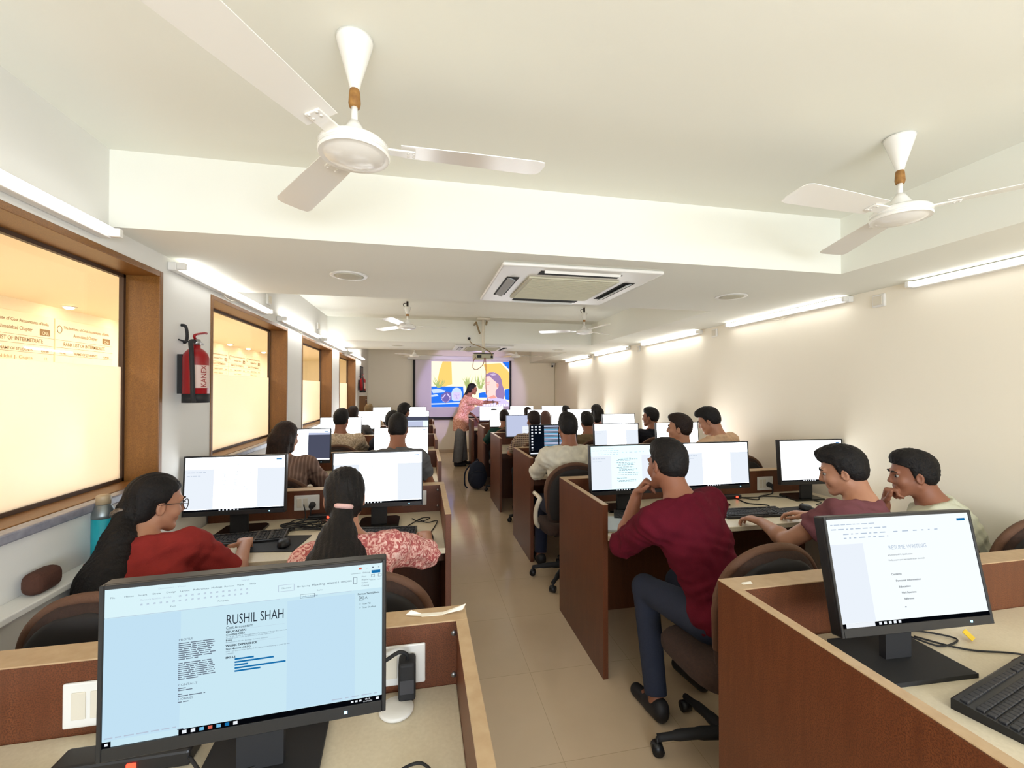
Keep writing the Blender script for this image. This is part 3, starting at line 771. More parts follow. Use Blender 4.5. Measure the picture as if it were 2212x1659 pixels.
def content(style):
    """marks drawn on a screen; origin at screen centre-bottom, x right, z up, facing -y"""
    b = B(); rr = random.Random(hash(style) % 1000 if False else sum(map(ord, style)))
    W = SW/2; y = -.0012
    def taskbar(full=True):
        b.m = 3; b.quad(-W, W, 0, .0105, y)
        if not full:
            pass
        b.m = 5
        for k in range(6): b.quad(-W+.17+.018*k, -W+.178+.018*k, .002, .0085, y-.0004)
    def ribbon(col=9):
        b.m = col
        rowtext(b, rr, -W+.012, -W+.16, SH-.017, .0022, y); rowtext(b, rr, -W+.012, -W+.20, SH-.030, .0028, y, .007)
        rowtext(b, rr, -W+.05, -W+.20, SH-.044, .0028, y, .008); rowtext(b, rr, -W+.22, W-.12, SH-.044, .003, y, .016); rowtext(b, rr, -W+.05, -W+.20, SH-.055, .0028, y, .009)
        b.m = 2; b.quad(W-.045, W-.015, SH-.022, SH-.015, y)
    if style.startswith('doc') and style != 'doc_f':
        ribbon()
        b.m = 4; b.quad(-W, -W+.14, .012, SH-.064, y+.0003); b.quad(W-.14, W, .012, SH-.064, y+.0003)
        b.m = 0
        x0 = -.07; z = SH-.082
        for k in range(rr.randint(14, 17)):
            ind = rr.choice((0, 0, .01, .016)); L = rr.uniform(.04, .15)
            if k in (0,): b.m = 1; L = .07; ind = .03
            else: b.m = 0
            if z < .03: break
            rowtext(b, rr, x0+ind, x0+ind+L, z, .0026, y); z -= rr.choice((.0075, .0075, .0075, .014))
        b.m = 9; rowtext(b, rr, -W+.012, -W+.10, SH-.082, .003, y); rowtext(b, rr, -W+.012, -W+.075, SH-.10, .0025, y)
        taskbar()
    elif style == 'pane':
        ribbon(0); b.m = 7; b.quad(.06, W, .02, SH-.03, y); b.m = 8; b.quad(.06, W, SH-.05, SH-.03, y-.0004); b.m = 9
        for k in range(7): rowtext(b, rr, -.18, -.05, SH-.10-.022*k, .003, y)
        taskbar()
    elif style == 'tiles':
        b.m = 11; b.quad(-W, W, 0, SH, y+.0004)
        b.m = 5
        for k in range(3):
            for j in range(9): b.quad(-W+.012+.04*k, -W+.03+.04*k, SH-.022-.03*j, SH-.008-.03*j, y) if (k < 1 or j < 3) else None
        b.m = 8; b.quad(-.10, W-.01, SH-.018, SH-.004, y)
        for k in range(17):
            b.m = (8, 10, 8)[k % 3]; b.quad(-.10+.0*k, .05, SH-.034-.0135*k, SH-.026-.0135*k, y); b.quad(.062, W-.012, SH-.034-.0135*k, SH-.026-.0135*k, y)
        b.m = 3; b.quad(-W, -W+.12, 0, .04, y-.0002); b.m = 5; b.quad(-W, W, .0, .012, y-.0004)
    elif style == 'grey':
        b.m = 8; b.quad(-W, W, 0, SH, y+.0004); b.m = 5; b.quad(-.02, W-.02, .0, .14, y); b.quad(.06, W-.06, .15, .165, y); b.m = 9; rowtext(b, rr, .02, .16, .09, .003, y-.0003)
    elif style == 'windowed':
        b.m = 7; b.quad(-W, W, SH-.05, SH, y); b.m = 10; b.quad(-.20, .16, .0, .05, y); b.m = 8; b.quad(-.05, .18, .06, SH-.06, y); b.m = 9
        for k in range(6): rowtext(b, rr, -.03, .12, .08+.02*k, .003, y-.0003)
        taskbar()
    elif style == 'form':
        ribbon(); b.m = 9; b.quad(.03, .09, .08, .083, y); b.quad(.03, .033, .08, .15, y); b.quad(.09, .093, .08, .15, y); b.quad(.03, .09, .148, .15, y); taskbar()
    elif style in ('blank', 'doc_f'):
        ribbon(); b.m = 9; rowtext(b, rr, -.10, .06, .16, .003, y); rowtext(b, rr, -.10, .0, .145, .003, y); taskbar()
    elif style == 'writing':
        ribbon(9)
        b.m = 4; b.quad(-W, -W+.11, .012, SH-.07, y+.0003)
        b.m = 9; b.text('RESUME WRITING', -.055, SH-.092, .016, y, .13)
        b.m = 1
        b.text('A Summary of My Qualifications', -.062, SH-.109, .006, y, .085); b.text('Kindly prepare your own resume as per the sample', -.062, SH-.123, .006, y, .125)
        b.text('Contents', -.062, SH-.162, .0075, y, .035, bold=.0001)
        for k, (s_, w_) in enumerate((('Personal Information', .085), ('Education', .04), ('Work Experience', .05), ('References', .032))):
            b.text(s_, -.05+.006*k, SH-.180-.0165*k, .0075, y, w_, bold=.0001)
        b.m = 0; b.quad(-.035, -.03, SH-.25, SH-.247, y)
        b.m = 3; b.quad(-W+.0, W, 0, .011, y); b.m = 5; b.quad(-W+.012, -W+.105, 0, .011, y-.0003)
        for k in range(5): b.quad(-W+.118+.016*k, -W+.127+.016*k, .002, .009, y-.0003)
    elif style == 'resume':
        b.m = 9
        # title bar and tabs
        b.text('Document1 - Word', -W+.085, SH-.012, .0055, y); b.text('Search', W-.27, SH-.012, .0055, y)
        b.m = 0
        for k, s_ in enumerate(('File', 'Home', 'Insert', 'Draw', 'Design', 'Layout', 'References', 'Mailings', 'Review', 'View', 'Help')):
            b.text(s_, -W+.008+.0225*k+(.008 if k > 6 else 0), SH-.024, .0060, y)
        b.m = 9
        b.text('Century Gothic (Body)', -W+.055, SH-.036, .0055, y)
        for r_ in range(2):
            for k in range(18):
                x = -W+.056+.0105*k; z = SH-.0365-.0115*r_
                if r_ == 0 and k < 6: continue
                b.m = 9
                b.quad(x, x+.004, z, z+.0009, y); b.quad(x, x+.0009, z, z+.004, y); b.quad(x+.0012, x+.0038, z+.0016, z+.0042, y)
        b.m = 0; b.text('Paragraph', -W+.185, SH-.060, .0048, y); b.text('Font', -W+.105, SH-.060, .0048, y)
        # style gallery box
        b.m = 9
        bx0, bx1, bz0, bz1 = .045, .075, SH-.052, SH-.034
        for q in ((bx0, bx1, bz0, bz0+.001), (bx0, bx1, bz1-.001, bz1), (bx0, bx0+.001, bz0, bz1), (bx1-.001, bx1, bz0, bz1)): b.quad(*q, y)
        b.m = 0
        b.text('Normal', .0515, SH-.045, .006, y, .017); b.text('No Spacing', .080, SH-.045, .006, y, .024); b.text('Heading', .108, SH-.045, .008, y, .025); b.text('HEADING 2', .1375, SH-.045, .006, y, .023, bold=.0001); b.text('HEADING', .1645, SH-.045, .0065, y, .021)
        b.text('Styles', .118, SH-.060, .0048, y)
        for q in ((.189, .197, bz0, bz0+.001), (.189, .197, bz1-.001, bz1), (.189, .19, bz0, bz1), (.196, .197, bz0, bz1)): b.quad(*q, y)
        for k, s_ in enumerate(('Find', 'Replace', 'Select', 'Editing')): b.text(s_, .206, SH-.036-.0085*k, .0055, y)
        for x in (.2255, .2395):
            for q in ((x, x+.007, SH-.038, SH-.0372), (x, x+.007, SH-.0308, SH-.030), (x, x+.0008, SH-.038, SH-.030), (x+.0062, x+.007, SH-.038, SH-.030)): b.quad(*q, y)
        b.text('Add-ins', .2235, SH-.047, .0042, y, .010); b.text('Add-ins', .2385, SH-.047, .0042, y, .008); b.text('Comments', W-.064, SH-.025, .005, y, .020); b.text('Editing', W-.040, SH-.025, .005, y, .014)
        b.m = 2; b.quad(W-.022, W-.004, SH-.027, SH-.019, y)
        b.m = 6; b.lathe([(0, 0), (.0035, 0)], 12) if False else b.quad(W-.048, W-.042, SH-.014, SH-.008, y)
        b.m = 0; b.quad(W-.033, W-.029, SH-.0115, SH-.0108, y); b.quad(W-.021, W-.0175, SH-.0125, SH-.009, y); b.text('x', W-.009, SH-.0125, .007, y)
        # long status line under the ribbon
        b.m = 9; b.quad(-W+.005, W-.20, SH-.0715, SH-.0707, y); b.quad(W-.12, W-.062, SH-.0715, SH-.0707, y)
        b.m = 0
        for q in ((.086, .114, SH-.075, SH-.0742), (.086, .114, SH-.0662, SH-.0655), (.086, .0868, SH-.075, SH-.0655), (.1132, .114, SH-.075, SH-.0655)): b.quad(*q, y)
        b.text('Only in heading', .089, SH-.0725, .0048, y)
        # side pane
        b.m = 1; b.text('Format Text Effects', .198, SH-.083, .0062, y, .044, bold=.0001)
        b.text('A', .2025, SH-.094, .0085, y); b.text('A', .2125, SH-.094, .0085, y)
        for q in ((.201, .2095, SH-.0965, SH-.0958), (.201, .2095, SH-.0868, SH-.086), (.201, .2017, SH-.0965, SH-.086), (.2088, .2095, SH-.0965, SH-.086)): b.quad(*q, y)
        b.text('> Text Fill', .2015, SH-.1075, .0055, y); b.text('> Text Outline', .2015, SH-.1165, .0055, y)
        # page: pale tint outside
        b.m = 12; b.quad(-W, -.125, .012, SH-.073, y+.0003); b.quad(.062, W-.055, .012, SH-.078, y+.0003); b.m = 13; b.quad(-W, W, SH-.0705, SH, y+.0004)
        dx0 = len(b.v)
        # heading
        b.m = 1
        b.text('RUSHIL SHAH', -.030, SH-.116, .032, y, .102); b.text('Cost Accountant', -.030, SH-.1265, .0098, y, .047)
        b.text('EDUCATION', -.030, SH-.1345, .0062, y, bold=.0002); b.text('Certified CMA', -.030, SH-.1410, .0056, y, bold=.0001); b.text('Basic', -.030, SH-.1535, .0056, y, bold=.0001)
        b.m = 0
        b.text('2019-20, "Cost & Management Accountant" from the Institute', -.030, SH-.1452, .0036, y, .110); b.text('Certified CMA works for the costing of any organization', -.030, SH-.1488, .0036, y, .085); b.text('Passed out in Books through Correct Grounds', -.030, SH-.1575, .0036, y, .075)
        b.m = 9; b.quad(-.030, .075, SH-.1295, SH-.1291, y); b.quad(-.030, .075, SH-.161, SH-.1606, y)
        b.m = 1; b.text('WORK EXPERIENCE', -.030, SH-.1665, .0062, y, bold=.0002); b.text('Star Motors, (M.D.)', -.030, SH-.1735, .0055, y, bold=.0001)
        b.m = 0; b.text('2021 - on the vacation, taking all the decisions and setting up goals for the', -.030, SH-.1785, .0036, y, .115); b.text('company.', -.030, SH-.183, .0038, y)
        b.m = 1; b.text('SKILLS', -.030, SH-.193, .0062, y, bold=.0002)
        b.m = 2
        for k, w_ in enumerate((.034, .070, .024, .092, .046)): b.quad(-.014, -.014+w_, SH-.1985-.0068*k, SH-.1948-.0068*k, y)
        # left column
        b.m = 0
        b.text('PROFILE', -.110, SH-.139, .0066, y)
        rr2 = random.Random(5)
        for k in range(9): rowtext(b, rr2, -.110, -.110+(.060 if k < 8 else .03)+rr2.uniform(-.006, .004), SH-.146-.0044*k, .0021, y, .002)
        for k in range(9): rowtext(b, rr2, -.110, -.110+(.060 if k < 8 else .03)+rr2.uniform(-.006, .004), SH-.190-.0044*k, .0021, y, .002)
        b.text('CONTACT', -.110, SH-.239, .0066, y)
        for k, L in enumerate((.013, .028, 0, .010, .046)): rowtext(b, rr2, -.110, -.110+L, SH-.2455-.0042*k, .002, y, .002)
        b.text('HOBBIES', -.110, SH-.270, .0066, y)
        for k, L in enumerate((.018, .010)): rowtext(b, rr2, -.110, -.110+L, SH-.2755-.0042*k, .002, y, .002)
        b.v = b.v[:dx0]+[(p[0]-.018, p[1], p[2]) for p in b.v[dx0:]]
        def squash(p):
            t_ = SH-p[2]
            if t_ > .277: return p
            return (p[0], p[1], SH-(t_*.75 if t_ < .0707 else .053+(t_-.0707)*.858))
        b.v = [squash(p) for p in b.v]
        # status bar, taskbar
        b.m = 9; rowtext(b, rr2, -W+.004, -W+.12, .0155, .0022, y, .004); rowtext(b, rr2, W-.10, W-.01, .0155, .0022, y, .006)
        b.m = 3; b.quad(-W, -W+.014, 0, .0105, y); b.quad(-W+.122, W, 0, .0105, y)
        b.m = 5
        b.quad(-W+.0045, -W+.0095, .003, .0078, y-.0003)
        for k in range(7):
            b.m = (5, 5, 10, 6, 10, 2, 5)[k]; b.quad(-W+.128+.0145*k, -W+.1355+.0145*k, .0022, .0085, y-.0003)
        b.m = 5
        for k in range(3): b.quad(W-.062+.008*k, W-.057+.008*k, .004, .0075, y-.0003)
        b.text('08:10', W-.034, .0055, .0046, y-.0003); b.text('11-07-2024', W-.038, .0012, .0040, y-.0003); b.quad(W-.012, W-.006, .003, .008, y-.0003)
    return b
_cont = {}
SCOL = {'resume': ('resume', (202, 232, 244), .87), 'writing': ('writing', (240, 247, 250), .95), 'doc_a': ('doc', (240, 246, 252), DOCS), 'doc_b': ('doc', (240, 246, 252), DOCS), 'doc_c': ('doc_cyan', (214, 246, 252), 1.2),
        'doc_d': ('doc', (240, 246, 252), DOCS), 'doc_e': ('doc', (240, 246, 252), DOCS), 'doc_f': ('soft', (252, 254, 255), 2.0), 'blank': ('bright', (252, 254, 255), BRT), 'form': ('bright', (252, 254, 255), BRT), 'pane': ('doc', (240, 246, 252), DOCS),
        'tiles': ('pale', (210, 232, 246), 1.2), 'grey': ('pale', (210, 232, 246), 1.2), 'windowed': ('pale', (210, 232, 246), 1.2)}
def monitor(x, y, style, label, tilt=4.0, yaw=0.0, big=False):
    """y is where the screen face stands"""
    t = thing('monitor', label, 'monitor', (x, y, DZ), R(yaw), 'black-framed monitors on the desks')
    bw, by0, by1 = (.115, .02, .19) if not big else big
    b = B(); b.prism([(-bw, by0), (bw, by0), (bw, by1), (bw-.025, by1+.025), (-bw+.025, by1+.025), (-bw, by1)], 0.0006, .013); b.build('stand_base', GLOSSB if not big else BLACKM, t)
    b = B(); b.prism([(-.045, .055), (.045, .055), (.045, .075), (-.045, .075)], .012, .30); b.prism([(-.075, .05), (.075, .05), (.075, .07), (-.075, .07)], .16, .30); b.build('stand_neck', BLACKM, t)
    T = Matrix.Translation((0, 0, SZ0)) @ Matrix.Rotation(R(tilt), 4, 'X')
    T = Matrix.Translation((0, 0, SZ0)) @ Matrix.Rotation(R(-tilt), 4, 'X')
    W = SW/2
    b = B(); b.M = T
    b.box(-W-.008, W+.008, .001, .034, -.024, SH+.008, .004)
    for q in ((-W-.008, -W, -.024, SH+.008), (W, W+.008, -.024, SH+.008), (-W, W, SH, SH+.008), (-W, W, -.024, 0)):
        b.box(q[0], q[1], -.004, .002, q[2], q[3], .0012, 1)
    bz = b.build('screen_housing', BLACK, t)
    b = B(); b.M = T; b.quad(-W, W, 0, SH, -.0002); b.keep = True
    n, c, s = SCOL[style]
    so = b.build('display', screen_mat(n, c, s), t, label='lit display')
    if style not in _cont:
        cb = content(style); cb.keep = True
        cb.v = [tuple(T @ Vector(p)) for p in cb.v]
        o = cb.build('screen_contents', SMATS, so); _cont[style] = o.data
    else:
        o = bpy.data.objects.new('screen_contents', _cont[style]); COL.objects.link(o); o.parent = so
    b = B(); b.M = T; b.box(W-.075, W-.069, -.0055, -.003, -.014, -.009); b.build('power_light', LEDB, t)
    return t

# ------------------------------------------------------------------ keyboards, mice, pads
def make_keyboard():
    t = thing('keyboard', 'x', 'keyboard', (0, 0, DZ), 0, 'black wired keyboards')
    b = B(); b.prism([(-.072, 0), (.072, 0), (.072, .026), (.068, .028), (-.068, .016), (-.072, .014)], -.222, .222, 'YZ'); b.build('keyboard_body', BLACK, t)
    b = B()
    rows = [(-.055, 15), (-.036, 14), (-.017, 15), (.002, 15), (.021, 15), (.050, 13)]
    for yy, n in rows:
        zt = .016 + (yy+.068)/(.136)*.012
        for x0, x1, n_ in ((-.214, .072, n), (.080, .136, 3), (.146, .214, 4)):
            w = (x1-x0)/n_
            if yy == -.055 and x0 < -.2:
                spans = [(0, 1.3), (1.3, 2.5), (2.5, 3.8), (3.8, 10), (10, 11.3), (11.3, 12.5), (12.5, 13.7), (13.7, 15)]
            else:
                spans = [(k, k+1) for k in range(n_)]
            for a, c in spans:
                b.box(x0+a*w+.0012, x0+c*w-.0012, yy-.0078, yy+.0078, zt-.004, zt+.0045, .0016, 1)
    b.build('keycaps', KEYM, t)
    return t
KB = make_keyboard()
KB_first = [True]
def keyboard(x, y, rz, label):
    if KB_first[0]:
        KB_first[0] = False; KB.location = (x, y, DZ); KB.rotation_euler = (0, 0, R(rz)); KB['label'] = label; return KB
    return dup(KB, (x, y, DZ), R(rz), label)
def mouse_mesh():
    b = B(); n = 18; V = []; F = []
    prof = [(0.0, 1.0, 0.0), (.35, 1.0, .25), (.7, .94, .62), (.9, .78, .85), (1.0, .45, .98)]
    m = len(prof)
    for i in range(n):
        a = 2*math.pi*i/n
        for (_, r_, h) in prof:
            V.append((.031*r_*math.cos(a)*(1-.12*math.sin(a)), .055*r_*math.sin(a), .0005+.036*h*(1-.12*math.sin(a))))
    for i in range(n):
        for j in range(m-1): F.append((i*m+j, ((i+1) % n)*m+j, ((i+1) % n)*m+j+1, i*m+j+1))
    F.append([i*m for i in range(n)][::-1]); F.append([i*m+m-1 for i in range(n)])
    b.raw(V, F, True); return b
def mouse(x, y, rz, label, z=DZ):
    t = thing('computer_mouse', label, 'mouse', (x, y, z), R(rz), 'black computer mice')
    mouse_mesh().build('mouse_shell', BLACK, t)
    b = B(); b.cyl((-.003, .028, .031), (.003, .028, .031), .007, n=12); b.build('scroll_wheel', BLACKM, t)
    return t

# ------------------------------------------------------------------ office chair
def make_chair():
    t = thing('office_chair', 'x', 'chair', (0, 0, 0), 0, 'brown office chairs')
    b = B()
    def sup(a, p):
        return (abs(math.cos(a))**p*math.copysign(1, math.cos(a)), abs(math.sin(a))**p*math.copysign(1, math.sin(a)))
    n = 40; V = []; F = []
    prof = [(.93, .425), (1.0, .44), (1.0, .475), (.95, .495), (.6, .498), (.0, .49)]
    m = len(prof)
    for i in range(n):
        c, s_ = sup(2*math.pi*i/n, .55)
        for r_, z in prof: V.append((.235*r_*c, .225*r_*s_, z - (.012 if (s_ > .8 and r_ > .9) else 0)))
    for i in range(n):
        for j in range(m-1): F.append((i*m+j, ((i+1) % n)*m+j, ((i+1) % n)*m+j+1, i*m+j+1))
    F.append([i*m for i in range(n)][::-1])
    b.raw(V, F, True); b.build('seat', CHAIRF, t)
    b = B(); b.box(-.14, .14, -.14, .14, .40, .428, .006); b.build('seat_plate', BLACKM, t)
    # backrest: arch-topped, gently wrapped
    def back(b, w, z0, z1, y0, th, inset):
        nx, nz = 24, 22; V = []; F = []
        def outline(v):
            z = z0 + (z1-z0)*v
            if v > .52: ww = w*math.sqrt(max(0, 1-((v-.52)/.48)**2.3))
            else: ww = w*(.86+.14*min(1, v/.25)**.6)
            return z, max(ww, .004)
        def yy(x, v): return y0 + .9*x*x - .045*(v-.35)*0.9 - .03*math.sin(v*3.1)
        for side in (0, 1):
            for j in range(nz+1):
                z, ww = outline(j/nz)
                for i in range(nx+1):
                    u = i/nx*2-1
                    x = ww*u; e = max(0, (abs(u)-.86)/.14); e2 = max(0, (j/nz-.93)/.07); pad = th/2*math.sqrt(max(0.02, 1-max(e, e2)**2))
                    V.append((x, yy(x, j/nz) + (pad if side == 0 else -pad), z))
        k = (nx+1)*(nz+1)
        for j in range(nz):
            for i in range(nx):
                a = j*(nx+1)+i; q = (a, a+1, a+nx+2, a+nx+1)
                F.append(q); F.append(tuple(k+v for v in q[::-1]))
        for j in range(nz):
            for i in (0, nx):
                a = j*(nx+1)+i; F.append((a, a+nx+1, k+a+nx+1, k+a))
        for i in range(nx):
            F.append((i, i+1, k+i+1, k+i)); a = nz*(nx+1)+i; F.append((a, a+1, k+a+1, k+a))
        b.raw(V, F, True)
    b = B(); back(b, .225, .54, 1.005, -.235, .05, 0); b.build('backrest', CHAIRF, t)
    b = B(); back(b, .205, .56, .975, -.262, .022, 0); b.build('back_shell', CHAIRB, t, label='dark rear shell of the backrest')
    b = B()
    pts = []
    for i in range(33):
        a = math.pi*i/32
        x = .228*math.cos(a); v = .52 + .48*math.sin(a)**(1/1.15); z = .54 + .465*min(v, 1.0)
        vv = (z-.54)/.465
        pts.append((x, -.235 + .9*x*x - .0405*(vv-.35) - .03*math.sin(vv*3.1), z))
    pts = [(.205, -.20, .62)] + pts + [(-.205, -.20, .62)]
    b.tube(pts, .017, 8, sub=1); b.build('edge_piping', CHAIRE, t, label='lighter brown edge roll of the backrest')
    b = B(); b.tube([(0, -.10, .415), (0, -.24, .41), (0, -.285, .47), (0, -.285, .62), (0, -.283, .70)], .016, 8); b.build('back_bar', BLACKM, t)
    b = B(); b.cyl((0, 0, .10), (0, 0, .24), .028, n=16); b.cyl((0, 0, .24), (0, 0, .40), .016, n=14); b.build('gas_column', BLACKM, t)
    for k in range(5):
        a = 2*math.pi*k/5 + .3
        c, s_ = math.cos(a), math.sin(a)
        b = B(); b.tube([(.02*c, .02*s_, .115), (.15*c, .15*s_, .10), (.29*c, .29*s_, .072)], [.026, .022, .016], 8); sp = b.build('base_spoke', BLACKM, t)
        b = B(); b.cyl((.29*c-.022*s_, .29*s_+.022*c, .027), (.29*c+.022*s_, .29*s_-.022*c, .027), .026, n=14); b.cyl((.29*c, .29*s_, .03), (.29*c, .29*s_, .075), .008, n=8); b.build('castor', BLACK, sp)
    return t
CH = make_chair(); CH_first = [True]
def chair(x, y, rz, label):
    if CH_first[0]:
        CH_first[0] = False; CH.location = (x, y, 0); CH.rotation_euler = (0, 0, R(rz)); CH['label'] = label; return CH
    return dup(CH, (x, y, 0), R(rz), label)

# ------------------------------------------------------------------ smooth-union solids (bodies, clothes, hair)
class Solid:
    def __init__(s, lo, hi, h):
        s.h = h; s.lo = np.array(lo, float)
        n = np.ceil((np.array(hi)-s.lo)/h).astype(int)+1
        s.a = np.full(n, 9.0, np.float32)
        s.ax = [(s.lo[i]+h*np.arange(n[i])).astype(np.float32) for i in range(3)]
    def put(s, fn, lo, hi, k=.02, op='u', clips=()):
        sl = []; g = []
        pad = k + 2.5*s.h
        for i in range(3):
            i0 = max(0, int((lo[i]-pad-s.lo[i])/s.h)); i1 = min(len(s.ax[i]), int((hi[i]+pad-s.lo[i])/s.h)+2)
            if i1 <= i0: return
            sl.append(slice(i0, i1)); g.append(s.ax[i][i0:i1])
        X = g[0][:, None, None]; Y = g[1][None, :, None]; Z = g[2][None, None, :]
        d = fn(X, Y, Z).astype(np.float32)
        for p, n in clips:
            d = np.maximum(d, (X-p[0])*n[0]+(Y-p[1])*n[1]+(Z-p[2])*n[2])
        sl = tuple(sl); o = s.a[sl]
        if op == 'u':
            if k > 0:
                t = np.clip(.5+.5*(o-d)/k, 0, 1); s.a[sl] = o*(1-t)+d*t-k*t*(1-t)
            else: s.a[sl] = np.minimum(o, d)
        else:
            d = -d
            if k > 0:
                t = np.clip(.5-.5*(o-d)/k, 0, 1); s.a[sl] = o*(1-t)+d*t+k*t*(1-t)
            else: s.a[sl] = np.maximum(o, d)
    def cone(s, a, ra, b, rb, k=.02, op='u', clips=()):
        a = np.array(a, float); b = np.array(b, float); ab = b-a; L = max(float(ab@ab), 1e-9); r = max(ra, rb)
        def fn(X, Y, Z):
            t = np.clip(((X-a[0])*ab[0]+(Y-a[1])*ab[1]+(Z-a[2])*ab[2])/L, 0, 1)
            return np.sqrt((X-a[0]-t*ab[0])**2+(Y-a[1]-t*ab[1])**2+(Z-a[2]-t*ab[2])**2+1e-12)-(ra+t*(rb-ra))
        s.put(fn, np.minimum(a, b)-r, np.maximum(a, b)+r, k, op, clips)
    def ell(s, c, r, M=None, k=.02, op='u', clips=()):
        c = np.array(c, float); r = np.array(r, float); M = np.eye(3) if M is None else M      # columns of M: the axes
        def fn(X, Y, Z):
            x, y, z = X-c[0], Y-c[1], Z-c[2]
            q = [x*M[0, i]+y*M[1, i]+z*M[2, i] for i in range(3)]
            k0 = np.sqrt(sum((q[i]/r[i])**2 for i in range(3))+1e-9); k1 = np.sqrt(sum((q[i]/r[i]**2)**2 for i in range(3))+1e-9)
            return k0*(k0-1)/k1
        e = np.sqrt((M**2)@(r**2))
        s.put(fn, c-e, c+e, k, op, clips)
    def clip(s, p, n):
        X = s.ax[0][:, None, None]; Y = s.ax[1][None, :, None]; Z = s.ax[2][None, None, :]
        s.a = np.maximum(s.a, (X-p[0])*n[0]+(Y-p[1])*n[1]+(Z-p[2])*n[2]).astype(np.float32)
    def ripple(s, amp, fn):
        near = np.abs(s.a) < .05
        X, Y, Z = np.broadcast_arrays(s.ax[0][:, None, None], s.ax[1][None, :, None], s.ax[2][None, None, :])
        s.a[near] += amp*fn(X[near], Y[near], Z[near])
    def mesh(s, name, m, parent, off):
        a = s.a; n = a.shape
        a[0], a[-1] = 1, 1; a[:, 0], a[:, -1] = 1, 1; a[:, :, 0], a[:, :, -1] = 1, 1
        ins = a < 0
        c = np.zeros([v-1 for v in n], np.int8)
        for i in (0, 1):
            for j in (0, 1):
                for k in (0, 1): c += ins[i:n[0]-1+i, j:n[1]-1+j, k:n[2]-1+k]
        mix = (c > 0) & (c < 8); idx = np.argwhere(mix)
        if len(idx) == 0: return None
        ids = np.full(c.shape, -1, np.int32); ids[mix] = np.arange(len(idx))
        acc = np.zeros((len(idx), 3)); cnt = np.zeros(len(idx))
        cor = [(i, j, k) for i in (0, 1) for j in (0, 1) for k in (0, 1)]
        for p in cor:
            for q in cor:
                if sum(q)-sum(p) == 1 and sum(abs(x-y) for x, y in zip(p, q)) == 1:
                    v1 = a[idx[:, 0]+p[0], idx[:, 1]+p[1], idx[:, 2]+p[2]]; v2 = a[idx[:, 0]+q[0], idx[:, 1]+q[1], idx[:, 2]+q[2]]
                    cr = (v1 < 0) != (v2 < 0); t = v1/np.where(cr, v1-v2, 1)
                    w = cr.astype(float); acc += w[:, None]*(np.array(p)+t[:, None]*(np.array(q)-np.array(p))); cnt += w
        V = (idx+acc/cnt[:, None])*s.h+s.lo-np.array(off)
        F = []
        for d in range(3):
            u, v = (d+1) % 3, (d+2) % 3
            s0 = [slice(None)]*3; s1 = [slice(None)]*3; s0[d] = slice(0, -1); s1[d] = slice(1, None)
            pts = np.argwhere(ins[tuple(s0)] != ins[tuple(s1)])
            eu = np.zeros(3, int); eu[u] = 1; ev = np.zeros(3, int); ev[v] = 1
            g = lambda q: ids[q[:, 0], q[:, 1], q[:, 2]]
            Q = np.stack([g(pts-eu-ev), g(pts-ev), g(pts), g(pts-eu)], 1)
            inn = ins[pts[:, 0], pts[:, 1], pts[:, 2]]
            Q[~inn] = Q[~inn][:, ::-1]; F.append(Q)
        F = np.concatenate(F)
        me = bpy.data.meshes.new(name)
        me.vertices.add(len(V)); me.vertices.foreach_set('co', V.astype(np.float32).ravel())
        me.loops.add(F.size); me.loops.foreach_set('vertex_index', F.astype(np.int32).ravel())
        me.polygons.add(len(F)); me.polygons.foreach_set('loop_start', np.arange(0, F.size, 4, dtype=np.int32))
        me.polygons.foreach_set('use_smooth', np.ones(len(F), bool))
        me.update(calc_edges=True)
        me.materials.append(m)
        o = bpy.data.objects.new(name, me); COL.objects.link(o)
        if parent: o.parent = parent
        return o

def unit(v):
    v = np.array(v, float); return v/max(np.linalg.norm(v), 1e-9)
def rotz(a): return np.array([[math.cos(a), -math.sin(a), 0], [math.sin(a), math.cos(a), 0], [0, 0, 1]])
def rotx(a): return np.array([[1, 0, 0], [0, math.cos(a), -math.sin(a)], [0, math.sin(a), math.cos(a)]])
def roty(a): return np.array([[math.cos(a), 0, math.sin(a)], [0, 1, 0], [-math.sin(a), 0, math.cos(a)]])
def rot_about(v, ax, a):
    ax = unit(ax); v = np.array(v, float)
    return v*math.cos(a)+np.cross(ax, v)*math.sin(a)+ax*(ax@v)*(1-math.cos(a))
def bend(S, W, a, b, pole):
    S, W = np.array(S, float), np.array(W, float); d = W-S; D = np.linalg.norm(d); L = min(D, a+b-.004); dn = d/D
    if D > L: W = S+dn*L
    x = (a*a-b*b+L*L)/(2*L); h = math.sqrt(max(a*a-x*x, 0))
    p = np.array(pole, float); p = unit(p-dn*(p@dn))
    return S+dn*x+p*h, W

SKIN = {'a': mat('skin_warm_brown', (150, 98, 72), .55, var=(9, (140, 88, 64))), 'b': mat('skin_light_brown', (182, 132, 104), .55, var=(9, (172, 120, 92))), 'c': mat('skin_deep_brown', (112, 70, 50), .55, var=(9, (100, 62, 44)))}
HAIRM = mat('black_hair', (17, 15, 15), .62, spec=.25, var=(60, (27, 22, 20)), bump=(130, .7))
HAIRB = mat('dark_brown_hair', (44, 29, 22), .62, spec=.25, var=(60, (30, 20, 16)), bump=(130, .7))
EYEW = mat('eye_white', (150, 140, 130), .3); EYED = mat('dark_iris', (24, 16, 12), .1)
JEANS = mat('dark_blue_denim', (38, 44, 62), .9, bump=(260, .3)); BLACKC = mat('black_trouser_cloth', (24, 24, 28), .9); SHOE = mat('dark_shoe', (30, 28, 30), .6); NAVYT = mat('navy_trouser_cloth', (24, 28, 48), .9)

